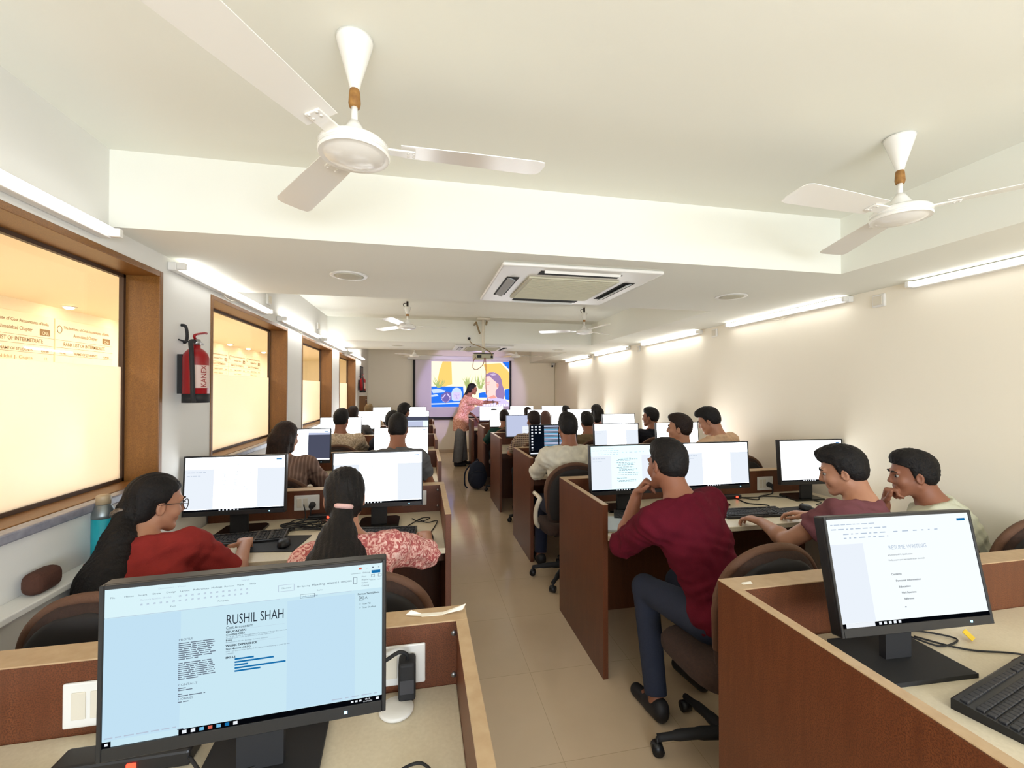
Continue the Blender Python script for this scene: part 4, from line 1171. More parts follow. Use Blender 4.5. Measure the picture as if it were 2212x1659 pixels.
def person(label, group, hip, head, yaw=0, face=(0, 0, 0), h=.007, female=False, skin='a', top=None, sleeve=.62, hem=None, loose=.014, collar=False,
           bottom=None, hair='short', hairm=None, wl=None, wr=None, hand_l='type', hand_r='type', hd_l=None, hd_r=None, bn_l=None, bn_r=None, pole_l=None, pole_r=None,
           mouth_l=False, stand=False, twist=0, hs=.95, glasses=False, tie=None, pony=None, prad=None, seat=.585, wid=1.0, feet=None):
    """hip = (x, y) on the seat, head = centre of the head in the room, yaw = where the body faces (0 = towards the screen), face = head yaw / pitch / roll"""
    hz = seat
    H = np.array([hip[0], hip[1], hz]); off = np.array([hip[0], hip[1], 0.0])
    t = thing('person', label, 'person', tuple(off), 0, group)
    Ry = rotz(R(yaw)); fwd = Ry@np.array([0, 1, 0]); rgt = Ry@np.array([1, 0, 0]); up = np.array([0, 0, 1.0])
    Hd = np.array(head, float)
    Hm = rotz(R(yaw+face[0]))@rotx(R(face[1]))@roty(R(face[2]))           # head frame: right, forward, up
    HP = lambda x, y, z: Hd+hs*(Hm@np.array([x, y, z]))
    base = HP(0, -.035, -.085)                                              # where the neck enters the skull
    u = unit(base-H); LT = np.linalg.norm(base-H)-.085
    rt = unit(rotz(R(yaw+twist))@np.array([1, 0, 0])); rt = unit(rt-u*(rt@u)); ft = np.cross(u, rt); Mt = np.stack([rt, -ft if (-ft)@fwd > 0 else ft, u], 1); ft = Mt[:, 1]
    back = -ft
    Nn = H+u*LT + back*.012                                                 # base of the neck
    sw = (.158 if female else .178)*wid
    Sc = H+u*(LT-.058)+back*.006
    S = {'l': Sc-rt*sw, 'r': Sc+rt*sw}
    la, lb = (.275, .245) if female else (.295, .262)
    W = {}; E = {}
    for sd, sg, w, pl in (('l', -1, wl, pole_l), ('r', 1, wr, pole_r)):
        if w is None: w = H+fwd*.50+rgt*sg*.13+up*(.845-hz) if not stand else H+rgt*sg*.25-up*.1
        if sd == 'l' and mouth_l: w = HP(-.012, .128, -.075)-unit(hd_l)*.085
        dsh = unit(np.array(w)-S[sd]); S[sd] = S[sd]+dsh*.025               # shoulder follows the reach
        if pl is None: pl = rgt*sg*.7-up*.8-fwd*.5
        E[sd], W[sd] = bend(S[sd], w, la, lb, pl)
    hipw = .085
    if stand:
        fl, fr = feet
        A = {'l': np.array([*fl, .075]), 'r': np.array([*fr, .075])}
        HJ = {'l': H-rgt*hipw-up*.03, 'r': H+rgt*hipw-up*.03}
        K = {sd: (HJ[sd]+A[sd])/2+fwd*.03 for sd in 'lr'}
    else:
        HJ = {'l': H-rgt*hipw+fwd*.02-up*.015, 'r': H+rgt*hipw+fwd*.02-up*.015}
        K = {'l': H+fwd*.43-rgt*.11+up*(.545-hz), 'r': H+fwd*.43+rgt*.11+up*(.545-hz)}
        A = {'l': K['l']-up*.455-fwd*.02, 'r': K['r']-up*.455-fwd*.06}
        if feet:
            A = {'l': np.array([*feet[0], .085]), 'r': np.array([*feet[1], .085])}
    pts = np.array([Hd+up*.17, Hd+fwd*.2, Hd-rgt*.2, Hd+rgt*.2, Hd-fwd*.2, H-up*.15-rgt*.24, H+rgt*.24, H-fwd*.26, S['l'], S['r'], E['l'], E['r'], W['l']+fwd*.06, W['r']+fwd*.06, W['l'], W['r'], K['l']+fwd*.1, K['r'], A['l']+fwd*.2, A['r']+fwd*.2, A['l']-up*.1])
    lo, hi = pts.min(0)-.13, pts.max(0)+.13; lo[2] = min(lo[2], -.02)
    arm_w = 1.0 if not female else .88
    b = Solid(lo, hi, h)
    # head
    C = lambda p, q, ra, rb, k=.012, op='u': b.cone(HP(*p), ra*hs, HP(*q), rb*hs, k*hs, op)
    G = lambda p, r, k=.012, op='u': b.ell(HP(*p), np.array(r)*hs, Hm, k*hs, op)
    G((0, -.014, .040), (.074, .095, .086)); G((0, .026, -.018), (.060, .066, .086), .02)
    C((-.048, .0, -.052), (-.014, .062, -.096), .022, .020, .02); C((.048, .0, -.052), (.014, .062, -.096), .022, .020, .02); G((0, .068, -.094), (.024, .020, .018), .015)
    C((-.036, .078, .026), (.036, .078, .026), .012, .012, .014)
    G((-.036, .062, -.028), (.022, .022, .024), .02); G((.036, .062, -.028), (.022, .022, .024), .02)
    for sx in (-1, 1):
        G((sx*.032, .098, .006), (.017, .016, .011), .012, 'd')
        G((sx*.077, -.006, -.008), (.010, .019, .032), .008); G((sx*.083, .0, -.008), (.006, .011, .02), .006, 'd')
    C((0, .086, .016), (0, .104, -.024), .008, .011, .010); G((-.012, .093, -.031), (.009, .010, .008), .008); G((.012, .093, -.031), (.009, .010, .008), .008)
    C((-.017, .083, -.056), (.017, .083, -.056), .008, .008, .006); C((-.014, .081, -.067), (.014, .081, -.067), .008, .008, .006); C((-.02, .094, -.0615), (.02, .094, -.0615), .003, .003, .003, 'd')
    nr = .050 if female else .058
    b.cone(HP(0, -.030, -.055), nr, Nn, nr*1.08, .025); b.cone(Nn, nr*1.05, Nn-u*.05, nr*1.2, .03)
    # trunk, shoulders
    tr = .92 if female else 1.0
    tr *= wid
    TE = lambda sld, f, r, g, k=.04: sld.ell(H+u*(LT*f)+back*.012*math.sin(min(f, 1)*3.1), np.array(r)*tr+g, Mt, k)
    hipf = 1.12 if female else 1.0
    def trunk(s, g):
        TE(s, .06, (.158*hipf, .112, .105), g); TE(s, .34, (.132, .098, .14), g); TE(s, .62, (.152, .108, .15), g); TE(s, .80, (.150, .098, .10), g)
        s.cone(S['l']-u*.012, .052*arm_w+g, S['r']-u*.012, .052*arm_w+g, .05); s.cone(Nn-u*.015, .050+g, S['l']+rt*.03, .043+g, .05); s.cone(Nn-u*.015, .050+g, S['r']-rt*.03, .043+g, .05)
        if female:
            for sx in (-1, 1): s.ell(H+u*LT*.66+ft*.085+rt*.065*sx, np.array((.058, .055, .058))+g, Mt, .03)
    trunk(b, -.006)
    for sd, sg, st, hd, bn in (('l', -1, hand_l, hd_l, bn_l), ('r', 1, hand_r, hd_r, bn_r)):
        b.cone(S[sd], .050*arm_w, E[sd], .040*arm_w, .03); m1 = E[sd]+(W[sd]-E[sd])*.28
        b.cone(E[sd], .039*arm_w, m1, .043*arm_w, .02); b.cone(m1, .043*arm_w, W[sd], .026*arm_w, .02)
        # hand
        hd = unit(fwd+rgt*(-sg)*.12-up*.05) if hd is None else unit(hd)
        bn = up if bn is None else unit(bn)
        bn = unit(bn-hd*(bn@hd)); ts = np.cross(bn, hd)*sg
        Wp = W[sd]; hk = .92 if female else 1.0
        curl = {'type': (22, 30, 22), 'mouse': (14, 26, 20), 'fist': (72, 88, 55), 'point': (70, 85, 50), 'chin': (48, 62, 40), 'flat': (8, 10, 8)}[st]
        for i, (kx, ky, segs) in enumerate(((.028, .088, (.042, .025, .02)), (.0095, .092, (.046, .029, .021)), (-.0095, .088, (.042, .027, .02)), (-.027, .079, (.033, .020, .018)))):
            Kn = Wp+hd*ky*hk+ts*kx*hk
            b.cone(Wp+hd*.012+ts*kx*.5, .0165*hk, Kn, .0115*hk, .012)
            sp = (.16, .05, -.05, -.16)[i]; dr = unit(hd+ts*sp*.6); cu = curl if not (st == 'point' and i == 0) else (4, 4, 4)
            p = Kn; r0 = (.0095, .0098, .0095, .0085)[i]*hk
            for sgm, an in zip(segs, cu):
                dr = rot_about(dr, np.cross(dr, bn), -R(an)*(1+.08*i)) ; q = p+dr*sgm*hk
                b.cone(p, r0, q, r0*.90, .004); p = q; r0 *= .90
        q = Wp+hd*.024*hk+ts*.022*hk; dr = unit(hd*.62+ts*.72-bn*.28)
        for sgm, r0, r1, turn in ((.042, .0145, .012, 0), (.032, .0115, .0105, 18), (.024, .0102, .0088, 14)):
            dr = unit(dr+(hd-ts*.35)*turn/45.0); n_ = q+dr*sgm*hk; b.cone(q, r0*hk, n_, r1*hk, .006); q = n_
    # legs
    for sd in 'lr':
        b.cone(HJ[sd], .082, K[sd], .054, .04); b.cone(K[sd], .052, (K[sd]*.62+A[sd]*.38), .050, .03); b.cone(K[sd]*.62+A[sd]*.38, .050, A[sd], .034, .03)
        b.cone(A[sd]-up*.02, .034, A[sd]+fwd*.13-up*.05, .028, .02)
    b.mesh('body', SKIN[skin], t, off)
    # garment for the upper body
    s = Solid(lo, hi, h)
    trunk(s, loose)
    for sd in 'lr':
        tsl = min(sleeve, 1.0); e1 = S[sd]+(E[sd]-S[sd])*tsl; dn = unit(E[sd]-S[sd])
        g2 = loose+.004
        if sleeve <= 1.0:
            s.cone(S[sd], .050*arm_w+g2, S[sd]+(E[sd]-S[sd])*(tsl+.15), .043*arm_w+g2+.004, .03, clips=[(e1, dn)])
        else:
            s.cone(S[sd], .050*arm_w+g2, E[sd], .041*arm_w+g2, .03); f = sleeve-1.0; dn = unit(W[sd]-E[sd]); e2 = E[sd]+(W[sd]-E[sd])*f
            s.cone(E[sd], .042*arm_w+g2, E[sd]+(W[sd]-E[sd])*(f+.12), .036*arm_w+g2, .02, clips=[(e2, dn)])
            if f < .9: s.cone(e2-dn*.015, (.038)*arm_w+g2+.006, e2+dn*.0, .037*arm_w+g2+.006, .006, clips=[(e2+dn*.012, dn)])
    if hem is not None:
        for sd in 'lr': s.cone(HJ[sd], .095+loose, np.array([*(HJ[sd]*.55+H*.45+fwd*.01)[:2], hem]), .108+loose, .07, clips=[((0, 0, hem), (0, 0, -1))])
        s.cone(H, .12+loose, np.array([H[0], H[1], hem]), .12+loose, .06, clips=[((0, 0, hem), (0, 0, -1))])
    zb = hz-.062 if hem is None else hem
    s.clip((0, 0, zb), (0, 0, -1))
    nd = unit(unit(base-Nn)*.8+up*.4)
    s.clip(Nn+nd*(.012 if not collar else .022), nd*.9)
    seedp = (hip[0]*7.1, hip[1]*3.7)
    s.ripple(.0042 if h < .009 else .003, lambda X, Y, Z: np.sin(34*X+6*np.sin(17*Z+seedp[0])+seedp[1])*np.sin(29*Z+5*np.sin(19*Y+seedp[1]))+.7*np.sin(61*Z+23*X+3*np.sin(31*X)))
    if collar:
        rr = nr+.016
        for i in range(14):
            a0, a1 = 2*math.pi*i/14, 2*math.pi*(i+1)/14; cx = Nn+nd*.006; e_y = unit(ft-nd*(ft@nd)); e_x = np.cross(e_y, nd)
            dip = lambda a: -.014*max(0, math.sin(a))
            s.cone(cx+(e_x*math.cos(a0)+e_y*math.sin(a0))*rr+nd*dip(a0), .0125, cx+(e_x*math.cos(a1)+e_y*math.sin(a1))*rr+nd*dip(a1), .0125, .008)
    s.mesh('shirt' if hem is None else 'tunic', top, t, off)
    # trousers
    s = Solid(lo, hi, max(h, .008))
    if stand:
        for sd in 'lr':
            s.cone(HJ[sd], .105, A[sd]+up*.0, .100, .05, clips=[((0, 0, .095), (0, 0, -1))])
        s.ell(H-up*.03, (.16, .125, .12), Mt, .05)
    else:
        s.ell(H+u*.0, (.168*hipf, .122, .085), None if True else Mt, .04)
        for sd in 'lr':
            s.cone(HJ[sd], .092, K[sd], .066, .04); dn = unit(A[sd]-K[sd]); s.cone(K[sd], .066, A[sd]+dn*.02, .052, .02, clips=[(A[sd]-dn*.02, dn)])
    s.mesh('trousers', bottom or BLACKC, t, off)
    for sd in 'lr':
        s = Solid(A[sd]-.22, A[sd]+.24, .008)
        z0 = 0.0
        heel = np.array([A[sd][0], A[sd][1], .042])-fwd*.03; toe = np.array([A[sd][0], A[sd][1], .034])+fwd*.155
        s.cone(heel, .040, toe, .034, .01); s.cone(heel+up*.03, .040, heel+fwd*.07+up*.012, .038, .02); s.clip((0, 0, .002), (0, 0, -1)); s.mesh('shoe', SHOE, t, off)
    # hair
    hm = hairm or HAIRM
    s = Solid(Hd-.36-np.array([0, 0, .35]), Hd+np.array([.36, .36, .24]), min(h, .007))
    def Yl(X, Y, Z): return ((X-Hd[0])*Hm[0, 1]+(Y-Hd[1])*Hm[1, 1]+(Z-Hd[2])*Hm[2, 1])/hs
    def Zl(X, Y, Z): return ((X-Hd[0])*Hm[0, 2]+(Y-Hd[1])*Hm[1, 2]+(Z-Hd[2])*Hm[2, 2])/hs
    def Xl(X, Y, Z): return ((X-Hd[0])*Hm[0, 0]+(Y-Hd[1])*Hm[1, 0]+(Z-Hd[2])*Hm[2, 0])/hs
    HG = lambda p, r, k=.02: s.ell(HP(*p), np.array(r)*hs, Hm, k)
    HC = lambda p, q, ra, rb, k=.02: s.cone(HP(*p), ra*hs, HP(*q), rb*hs, k)
    short = hair in ('short', 'quiff', 'crop')
    if short:
        vol = {'short': .011, 'quiff': .014, 'crop': .007}[hair]
        HG((0, -.016, .044), (.074+vol, .096+vol, .087+vol)); HG((0, -.05, -.005), (.068+vol*.8, .052+vol, .065))
        if hair != 'crop': HG((0, .015, .105), (.06, .07, .032+vol))
        if hair == 'quiff':
            HG((0, .062, .108), (.052, .032, .026)); rs = random.Random(int(hip[0]*1000))
            for _ in range(34):
                a, q_ = rs.uniform(-1.3, 1.3), rs.uniform(-.5, 1.0)
                p_ = np.array([.072*math.sin(a)*(1-.25*abs(q_)), .075*q_, .118-.035*abs(math.sin(a))-.012*max(0, q_)])
                HC(p_, p_+np.array([rs.uniform(-.012, .012), .016+.008*q_, rs.uniform(.012, .026)]), .012, .003, .01)
    else:
        HG((0, -.016, .040), (.086, .104, .097)); HG((0, -.055, -.02), (.078, .060, .078))
    ys = np.array([-.12, -.09, -.05, -.025, -.005, .012, .030, .055, .085, .11]); zs = np.array([-.082, -.080, -.062, -.030, .022, -.012, .052, .066, .074, .080]) if short else np.array([-.10, -.10, -.09, -.06, .0, .01, .052, .068, .078, .084])
    near = np.abs(s.a) < .08
    X, Y, Z = np.broadcast_arrays(s.ax[0][:, None, None], s.ax[1][None, :, None], s.ax[2][None, None, :])
    hl = np.interp(Yl(X[near], Y[near], Z[near]), ys, zs)
    s.a[near] = np.maximum(s.a[near], (hl-Zl(X[near], Y[near], Z[near]))*hs*.8)
    if short:
        s.ripple(.0026 if hair != 'crop' else .001, lambda X, Y, Z: np.sin(310*Xl(X, Y, Z)+60*Yl(X, Y, Z)+3*np.sin(70*Zl(X, Y, Z)))*np.sin(120*Yl(X, Y, Z)+140*Zl(X, Y, Z)+2*np.sin(90*Xl(X, Y, Z))))
    if hair == 'pony':
        P0 = HP(0, -.108, -.022)
        path = pony or [P0-up*.10, P0-up*.22, P0-up*.34]
        path = [P0]+[np.array(p) for p in path]; n_ = len(path)-1
        rad = prad or [.022, .044, .062, .052, .024][:n_+1]
        s.ell(HP(0, -.09, .005), np.array((.035, .03, .03))*hs, Hm, .02)
        for i in range(n_): s.cone(path[i], rad[i], path[i+1], rad[i+1], .025)
    if hair == 'bun':
        HG((0, -.13, .01), (.045, .042, .042), .01); HC((-.07, -.02, -.03), (-.055, -.07, -.10), .03, .03); HC((.07, -.02, -.03), (.055, -.07, -.10), .03, .03)
    if hair == 'long':
        for x in (-.06, -.02, .02, .06):
            HC((x, -.075, .0), (x*1.05, -.09, -.14), .04, .042, .03); HC((x*1.05, -.09, -.14), (x*1.1, -.07, -.30), .042, .03, .03)
        for x in (-.078, .078): HC((x, -.01, .03), (x*1.02, -.02, -.13), .022, .026, .02); HC((x*1.02, -.02, -.13), (x, -.04, -.24), .026, .02, .02)
    if hair == 'loose':
        for x in (-.05, 0, .05): HC((x, -.075, .0), (x*1.1, -.085, -.13), .042, .036, .03)
        HC((.072, -.02, .03), (.066, -.035, -.10), .026, .026, .02); HC((-.072, -.02, .03), (-.066, -.035, -.10), .026, .026, .02); HG((-.03, -.10, -.02), (.05, .04, .05))
    if not short:
        s.ripple(.0015, lambda X, Y, Z: np.sin(300*Xl(X, Y, Z)+4*np.sin(16*Z))+.6*np.sin(420*Xl(X, Y, Z)+60*Yl(X, Y, Z)))
    s.mesh('hair', hm, t, off)
    if tie:
        q = HP(0, -.112, -.030) if hair == 'pony' else HP(0, -.1, 0); bb = B(); dd = unit(np.array(pony[0])-q) if pony else -up
        e1 = unit(np.cross(dd, rgt)); e2 = np.cross(dd, e1)
        bb.tube([Vector(q-off+dd*.004+(e1*math.cos(a)+e2*math.sin(a))*.027) for a in np.linspace(0, 2*math.pi, 13)[:-1]], .010, 8, True, 2)
        bb.build('hair_tie', tie, t)
    # eyes and brows
    for sx in (-1, 1):
        bb = B(); c = HP(sx*.032, .0755, .006)-off; r_ = .0115*hs
        q = Matrix((list(Hm[0])+[0], list(Hm[1])+[0], list(Hm[2])+[0], [0, 0, 0, 1]))
        bb.M = Matrix.Translation(Vector(c)) @ q @ Matrix.Rotation(-math.pi/2, 4, 'X')
        pr = [(0, -r_)]+[(r_*math.cos(a), r_*math.sin(a)) for a in np.linspace(-1.2, .62, 7)]
        bb.lathe(pr, 12); bb.m = 1; bb.lathe([(r_*math.cos(.62), r_*math.sin(.62)), (r_*.5, r_*.90), (0, r_*1.03)], 12)
        bb.build('eye', [EYEW, EYED], t)
        bb = B(); bb.tube([Vector(HP(sx*.014, .0925, .026)-off), Vector(HP(sx*.030, .0935, .032)-off), Vector(HP(sx*.047, .0795, .027)-off)], [.004, .0045, .0025], 6, sub=3); bb.build('eyebrow', hm, t)
    if glasses:
        bb = B()
        for sx in (-1, 1):
            bb.tube([Vector(HP(sx*.034+.023*math.cos(a), .104-.01*abs(math.cos(a)*.3), .002+.022*math.sin(a))-off) for a in np.linspace(0, 2*math.pi, 19)[:-1]], .0016, 6, True, 1)
            bb.tube([Vector(HP(sx*.057, .100, .006)-off), Vector(HP(sx*.078, .04, .010)-off), Vector(HP(sx*.083, -.02, .006)-off)], .0016, 6)
        bb.tube([Vector(HP(-.011, .106, .006)-off), Vector(HP(0, .110, .010)-off), Vector(HP(.011, .106, .006)-off)], .0016, 6)
        bb.build('glasses', BLACKM, t)
    return dict(t=t, W=W, E=E, S=S, H=H, Nn=Nn, off=off, HP=HP)

# ------------------------------------------------------------------ people
def cloth(n, c, c2=None): return mat(n, c, .92, spec=.12, bump=(240, .3), var=(18, c2 or tuple(int(v*.88) for v in c), .3))
GL, GR = 'people at the desks by the windows', 'people at the desks by the bare wall'
T_RED = cloth('red_tee_cloth', (148, 50, 46)); T_MAR = cloth('maroon_shirt_cloth', (98, 22, 38)); T_MAU = cloth('mauve_tee_cloth', (122, 76, 80)); T_PALE = cloth('pale_green_shirt_cloth', (214, 214, 190))
T_WHITE = cloth('white_shirt_cloth', (232, 226, 208)); T_BLK = cloth('black_jacket_cloth', (34, 34, 40)); T_BEI = pattern_cloth('beige_print_cloth', 'floral', (206, 184, 156), (184, 160, 132), (220, 202, 178), 1.2)
T_PEACH = cloth('peach_shirt_cloth', (226, 190, 156)); T_GREY = cloth('grey_tee_cloth', (104, 102, 102)); T_KHA = cloth('khaki_tee_cloth', (126, 108, 82)); T_TEAL = cloth('dark_green_cloth', (38, 66, 58)); T_DGR = cloth('charcoal_cloth', (60, 60, 68))
T_PINKF = pattern_cloth('pink_floral_cloth', 'floral', (226, 168, 158), (176, 92, 92), (240, 204, 196), 1.6); T_PLAID = pattern_cloth('brown_plaid_cloth', 'vstripe', (118, 94, 84), (146, 120, 108), (98, 76, 70), 1.5)
T_STRIPE = pattern_cloth('multicolour_plaid_cloth', 'plaid', (140, 118, 98), (84, 66, 70), (178, 160, 140), 1.5); T_KURTA = pattern_cloth('orange_print_kurta_cloth', 'floral', (218, 164, 138), (192, 124, 102), (236, 200, 182), 1.1)
T_PINK = pattern_cloth('pale_pink_print_cloth', 'floral', (224, 186, 178), (196, 140, 140), None, 1.0); T_BLUE = cloth('blue_top_cloth', (50, 110, 140)); GREYP = cloth('grey_palazzo_cloth', (122, 122, 122)); T_RUST = cloth('rust_top_cloth', (120, 62, 48))
TIEP = mat('pale_pink_scrunchie', (232, 190, 186), .9, bump=(200, .5)); TIEB = mat('beaded_hair_clip', (128, 110, 92), .35, var=(120, (70, 58, 48), .1))

N1, N2, N3 = .0055, .0075, .0105
# second row, windows side
p1 = person('person in red T-shirt and round glasses, long low ponytail, typing beside the window', GL, (-.95, 1.76), (-1.085, 2.08, 1.12), yaw=-6, face=(-38, -10, 0), h=N1, female=True, skin='b', top=T_RED, sleeve=.80, loose=.018,
            bottom=BLACKC, hair='pony', tie=TIEB, glasses=True, wr=(-.845, 2.36, .84), wl=(-1.08, 2.33, .83), hd_r=(-.35, .93, -.02), pole_r=(.6, -.1, -1.1), pole_l=(.15, -.2, -.8), twist=-4,
            pony=[(-1.13, 1.93, 1.02), (-1.12, 1.85, .90), (-1.095, 1.79, .76), (-1.08, 1.77, .64)], prad=[.026, .052, .085, .098, .060])
p2 = person('person in pink floral top with dark ponytail and pale scrunchie, hand on the mouse', GL, (-.24, 1.72), (-.315, 1.92, 1.145), yaw=4, face=(4, -14, 0), h=N1, female=True, skin='b', top=T_PINKF, sleeve=.98, loose=.018,
            bottom=NAVYT, hair='pony', tie=TIEP, wr=(.025, 2.30, .835), wl=(-.40, 2.32, .83), hand_r='mouse', hd_r=(-.12, 1, -.05), pole_r=(1, -.25, -.7),
            pony=[(-.315, 1.775, 1.02), (-.31, 1.74, .92), (-.31, 1.705, .80), (-.31, 1.70, .70)], prad=[.026, .070, .120, .130, .09])
# second row, wall side
p7 = person('person in maroon shirt with chin on left hand, elbow on the desk, nearest the aisle', GR, (1.33, 1.72), (1.165, 1.93, 1.225), yaw=8, face=(6, -8, 8), h=N1, skin='a', top=T_MAR, sleeve=1.08, loose=.020, collar=True,
            bottom=JEANS, hair='short', wl=(1.085, 2.07, 1.06), hand_l='fist', hd_l=(.30, -.35, .72), bn_l=(-.6, .5, .3), pole_l=(-.25, .5, -.9), wr=(1.36, 2.22, .85), hand_r='type', pole_r=(.25, -.1, -1), feet=((1.12, 1.95), (1.45, 2.1)))
p8 = person('person in mauve T-shirt with spiky hair, left arm stretched across the keyboard', GR, (2.05, 1.62), (2.10, 1.84, 1.178), yaw=14, face=(30, -16, 0), h=N1, skin='b', top=T_MAU, sleeve=.55, loose=.014,
            bottom=BLACKC, hair='quiff', wl=(1.905, 2.16, .838), hd_l=(-.15, 1, .0), pole_l=(-.6, .2, -.8), wr=(2.28, 2.20, .84), hd_r=(-.45, .9, 0), pole_r=(.8, -.3, -.6), twist=8)
p9 = person('person in pale green shirt nearest the bare wall, fist held to the mouth', GR, (2.70, 1.66), (2.535, 1.83, 1.145), yaw=22, face=(34, -8, 0), h=N1, skin='a', top=T_PALE, sleeve=.75, loose=.020, collar=True,
            bottom=NAVYT, hair='short', mouth_l=True, hand_l='fist', hd_l=(.05, -.1, 1), bn_l=(-.5, .8, .1), pole_l=(-.3, .3, -1), wr=(2.62, 2.08, .84), pole_r=(.7, -.4, -.7))
# third row
p3 = person('person in brown plaid shirt with loosely tied dark hair, third row by the window', GL, (-.95, 3.42), (-1.02, 3.62, 1.225), face=(-22, -8, 0), h=N2, female=True, skin='b', top=T_PLAID, sleeve=.95, loose=.018, hair='loose', hairm=HAIRB)
p4 = person('short-haired person in grey top, third row next to the aisle on the window side', GL, (-.19, 3.42), (-.187, 3.60, 1.28), face=(-4, -6, 0), h=N2, skin='a', top=T_GREY, hair='crop')
p10 = person('person in white shirt with rolled sleeves, third row next to the aisle', GR, (1.22, 3.55), (1.215, 3.55, 1.265), yaw=0, face=(6, -4, 0), h=N2, skin='a', top=T_WHITE, sleeve=1.12, loose=.022, collar=True, bottom=NAVYT, hair='short', wid=1.06,
             wl=(1.14, 4.0, .84), wr=(1.36, 4.02, .84), pole_l=(-.9, -.1, -.8), feet=((1.06, 3.85), (1.36, 3.95)))
p11 = person('person with swept dark hair turning left in profile, third row between two monitors', GR, (2.18, 3.42), (2.24, 3.50, 1.245), yaw=10, face=(42, 0, 0), h=N2, skin='b', top=T_RUST, hair='quiff', hairm=HAIRB)
p12 = person('person in peach shirt looking down to the left, third row nearest the bare wall', GR, (2.80, 3.62), (2.655, 3.66, 1.295), yaw=12, face=(36, -24, 0), h=N2, skin='b', top=T_PEACH, sleeve=.7, collar=True, hair='quiff', loose=.02)
# fourth row
p5 = person('person in beige patterned shirt with short hair, fourth row by the window', GL, (-.86, 5.10), (-.89, 5.20, 1.245), face=(-10, -6, 0), h=N2, skin='a', top=T_BEI, sleeve=.9, loose=.02, hair='short')
p5b = person('person in charcoal top half hidden behind the grey-topped one, fourth row next to the aisle', GL, (-.32, 5.08), (-.335, 5.2, 1.215), face=(-8, -6, 0), h=N3, skin='a', top=T_DGR, hair='short')
p13 = person('person in black jacket over a white collar, fourth row nearest the bare wall', GR, (2.86, 5.10), (2.885, 5.15, 1.23), yaw=6, face=(38, -2, 0), h=N2, skin='a', top=T_BLK, sleeve=1.9, loose=.022, collar=False, hair='short')
p14 = person('person in khaki top, fourth row in the middle of the wall-side desk', GR, (2.02, 5.08), (2.02, 5.16, 1.185), face=(0, -6, 0), h=N3, skin='a', top=T_KHA, hair='short')
p15 = person('person in multicolour plaid shirt, fourth row next to the aisle', GR, (1.31, 5.08), (1.33, 5.15, 1.21), face=(14, -4, 0), h=N2, skin='a', top=T_STRIPE, sleeve=.8, hair='crop', hairm=HAIRB)
# fifth and sixth rows
p6 = person('person with peaked dark hair turned right, fifth row next to the aisle', GL, (-.28, 6.68), (-.267, 6.80, 1.25), face=(-40, -4, 0), h=N3, skin='a', top=T_BLK, hair='quiff')
p6b = person('person with brown-tinged hair, fifth row by the window', GL, (-.95, 6.68), (-1.0, 6.8, 1.21), face=(-14, 0, 0), h=N3, skin='b', top=T_GREY, hair='short', hairm=HAIRB)
p6c = person('person with light brown hair, farthest row by the window', GL, (-.94, 8.28), (-.96, 8.4, 1.19), h=N3, skin='b', top=T_BEI, hair='short', hairm=mat('light_brown_hair', (110, 88, 52), .5))
p16 = person('person with long dark hair in pale pink printed top, fifth row nearest the bare wall', GR, (2.80, 6.70), (2.825, 6.8, 1.22), face=(16, -4, 0), h=N3, female=True, skin='b', top=T_PINK, hair='long')
p17 = person('person with long brown hair in blue top, fifth row in the middle', GR, (1.97, 6.70), (1.955, 6.8, 1.12), face=(-12, -8, 0), h=N3, female=True, skin='b', top=T_BLUE, hair='long', hairm=mat('reddish_brown_hair', (84, 48, 38), .45))
p18 = person('person in dark green top, fifth row next to the aisle', GR, (1.26, 6.70), (1.276, 6.8, 1.135), face=(-10, -8, 0), h=N3, skin='a', top=T_TEAL, sleeve=.9, hair='short', hairm=HAIRB)
p19 = person('person with black hair, farthest row nearest the bare wall', GR, (2.80, 8.25), (2.825, 8.35, 1.13), face=(12, -4, 0), h=N3, skin='a', top=T_BLUE, hair='short')
p20 = person('person with short brown hair, farthest row in the middle of the wall-side desk', GR, (2.03, 8.25), (2.04, 8.35, 1.11), face=(10, -4, 0), h=N3, skin='a', top=T_GREY, hair='short', hairm=HAIRB)
p21 = person('person in dark top, farthest row next to the aisle, in front of a bright monitor', GR, (1.35, 8.25), (1.365, 8.35, 1.08), h=N3, skin='a', top=T_DGR, hair='short')
# the teacher at the screen
pt = person('person standing in orange printed tunic and wide grey trousers, pointing toward the screen', None, (.79, 9.12), (1.03, 9.08, 1.592), yaw=-86, face=(2, -6, 0), h=N2, female=True, skin='a', top=T_KURTA, sleeve=.95, hem=.735, loose=.03,
            bottom=GREYP, hair='pony', wr=(1.475, 9.02, 1.325), hand_r='point', hd_r=(1, .02, .04), pole_r=(-.2, 0, -1), wl=(1.10, 9.36, 1.02), hand_l='flat', hd_l=(.6, .2, -.8), pole_l=(-.6, .4, -.4), stand=True, seat=.94, feet=((.85, 9.22), (.71, 9.02)),
            pony=[(.885, 9.10, 1.44), (.835, 9.09, 1.30), (.825, 9.09, 1.18), (.83, 9.09, 1.08)])
b = B(); b.tube([Vector(pt['W']['r']-pt['off']+np.array([-.02, .031*math.cos(a), .031*math.sin(a)])) for a in np.linspace(0, 6.283, 15)[:-1]], .007, 6, True, 1); b.build('bracelet', BLACK, pt['t'])

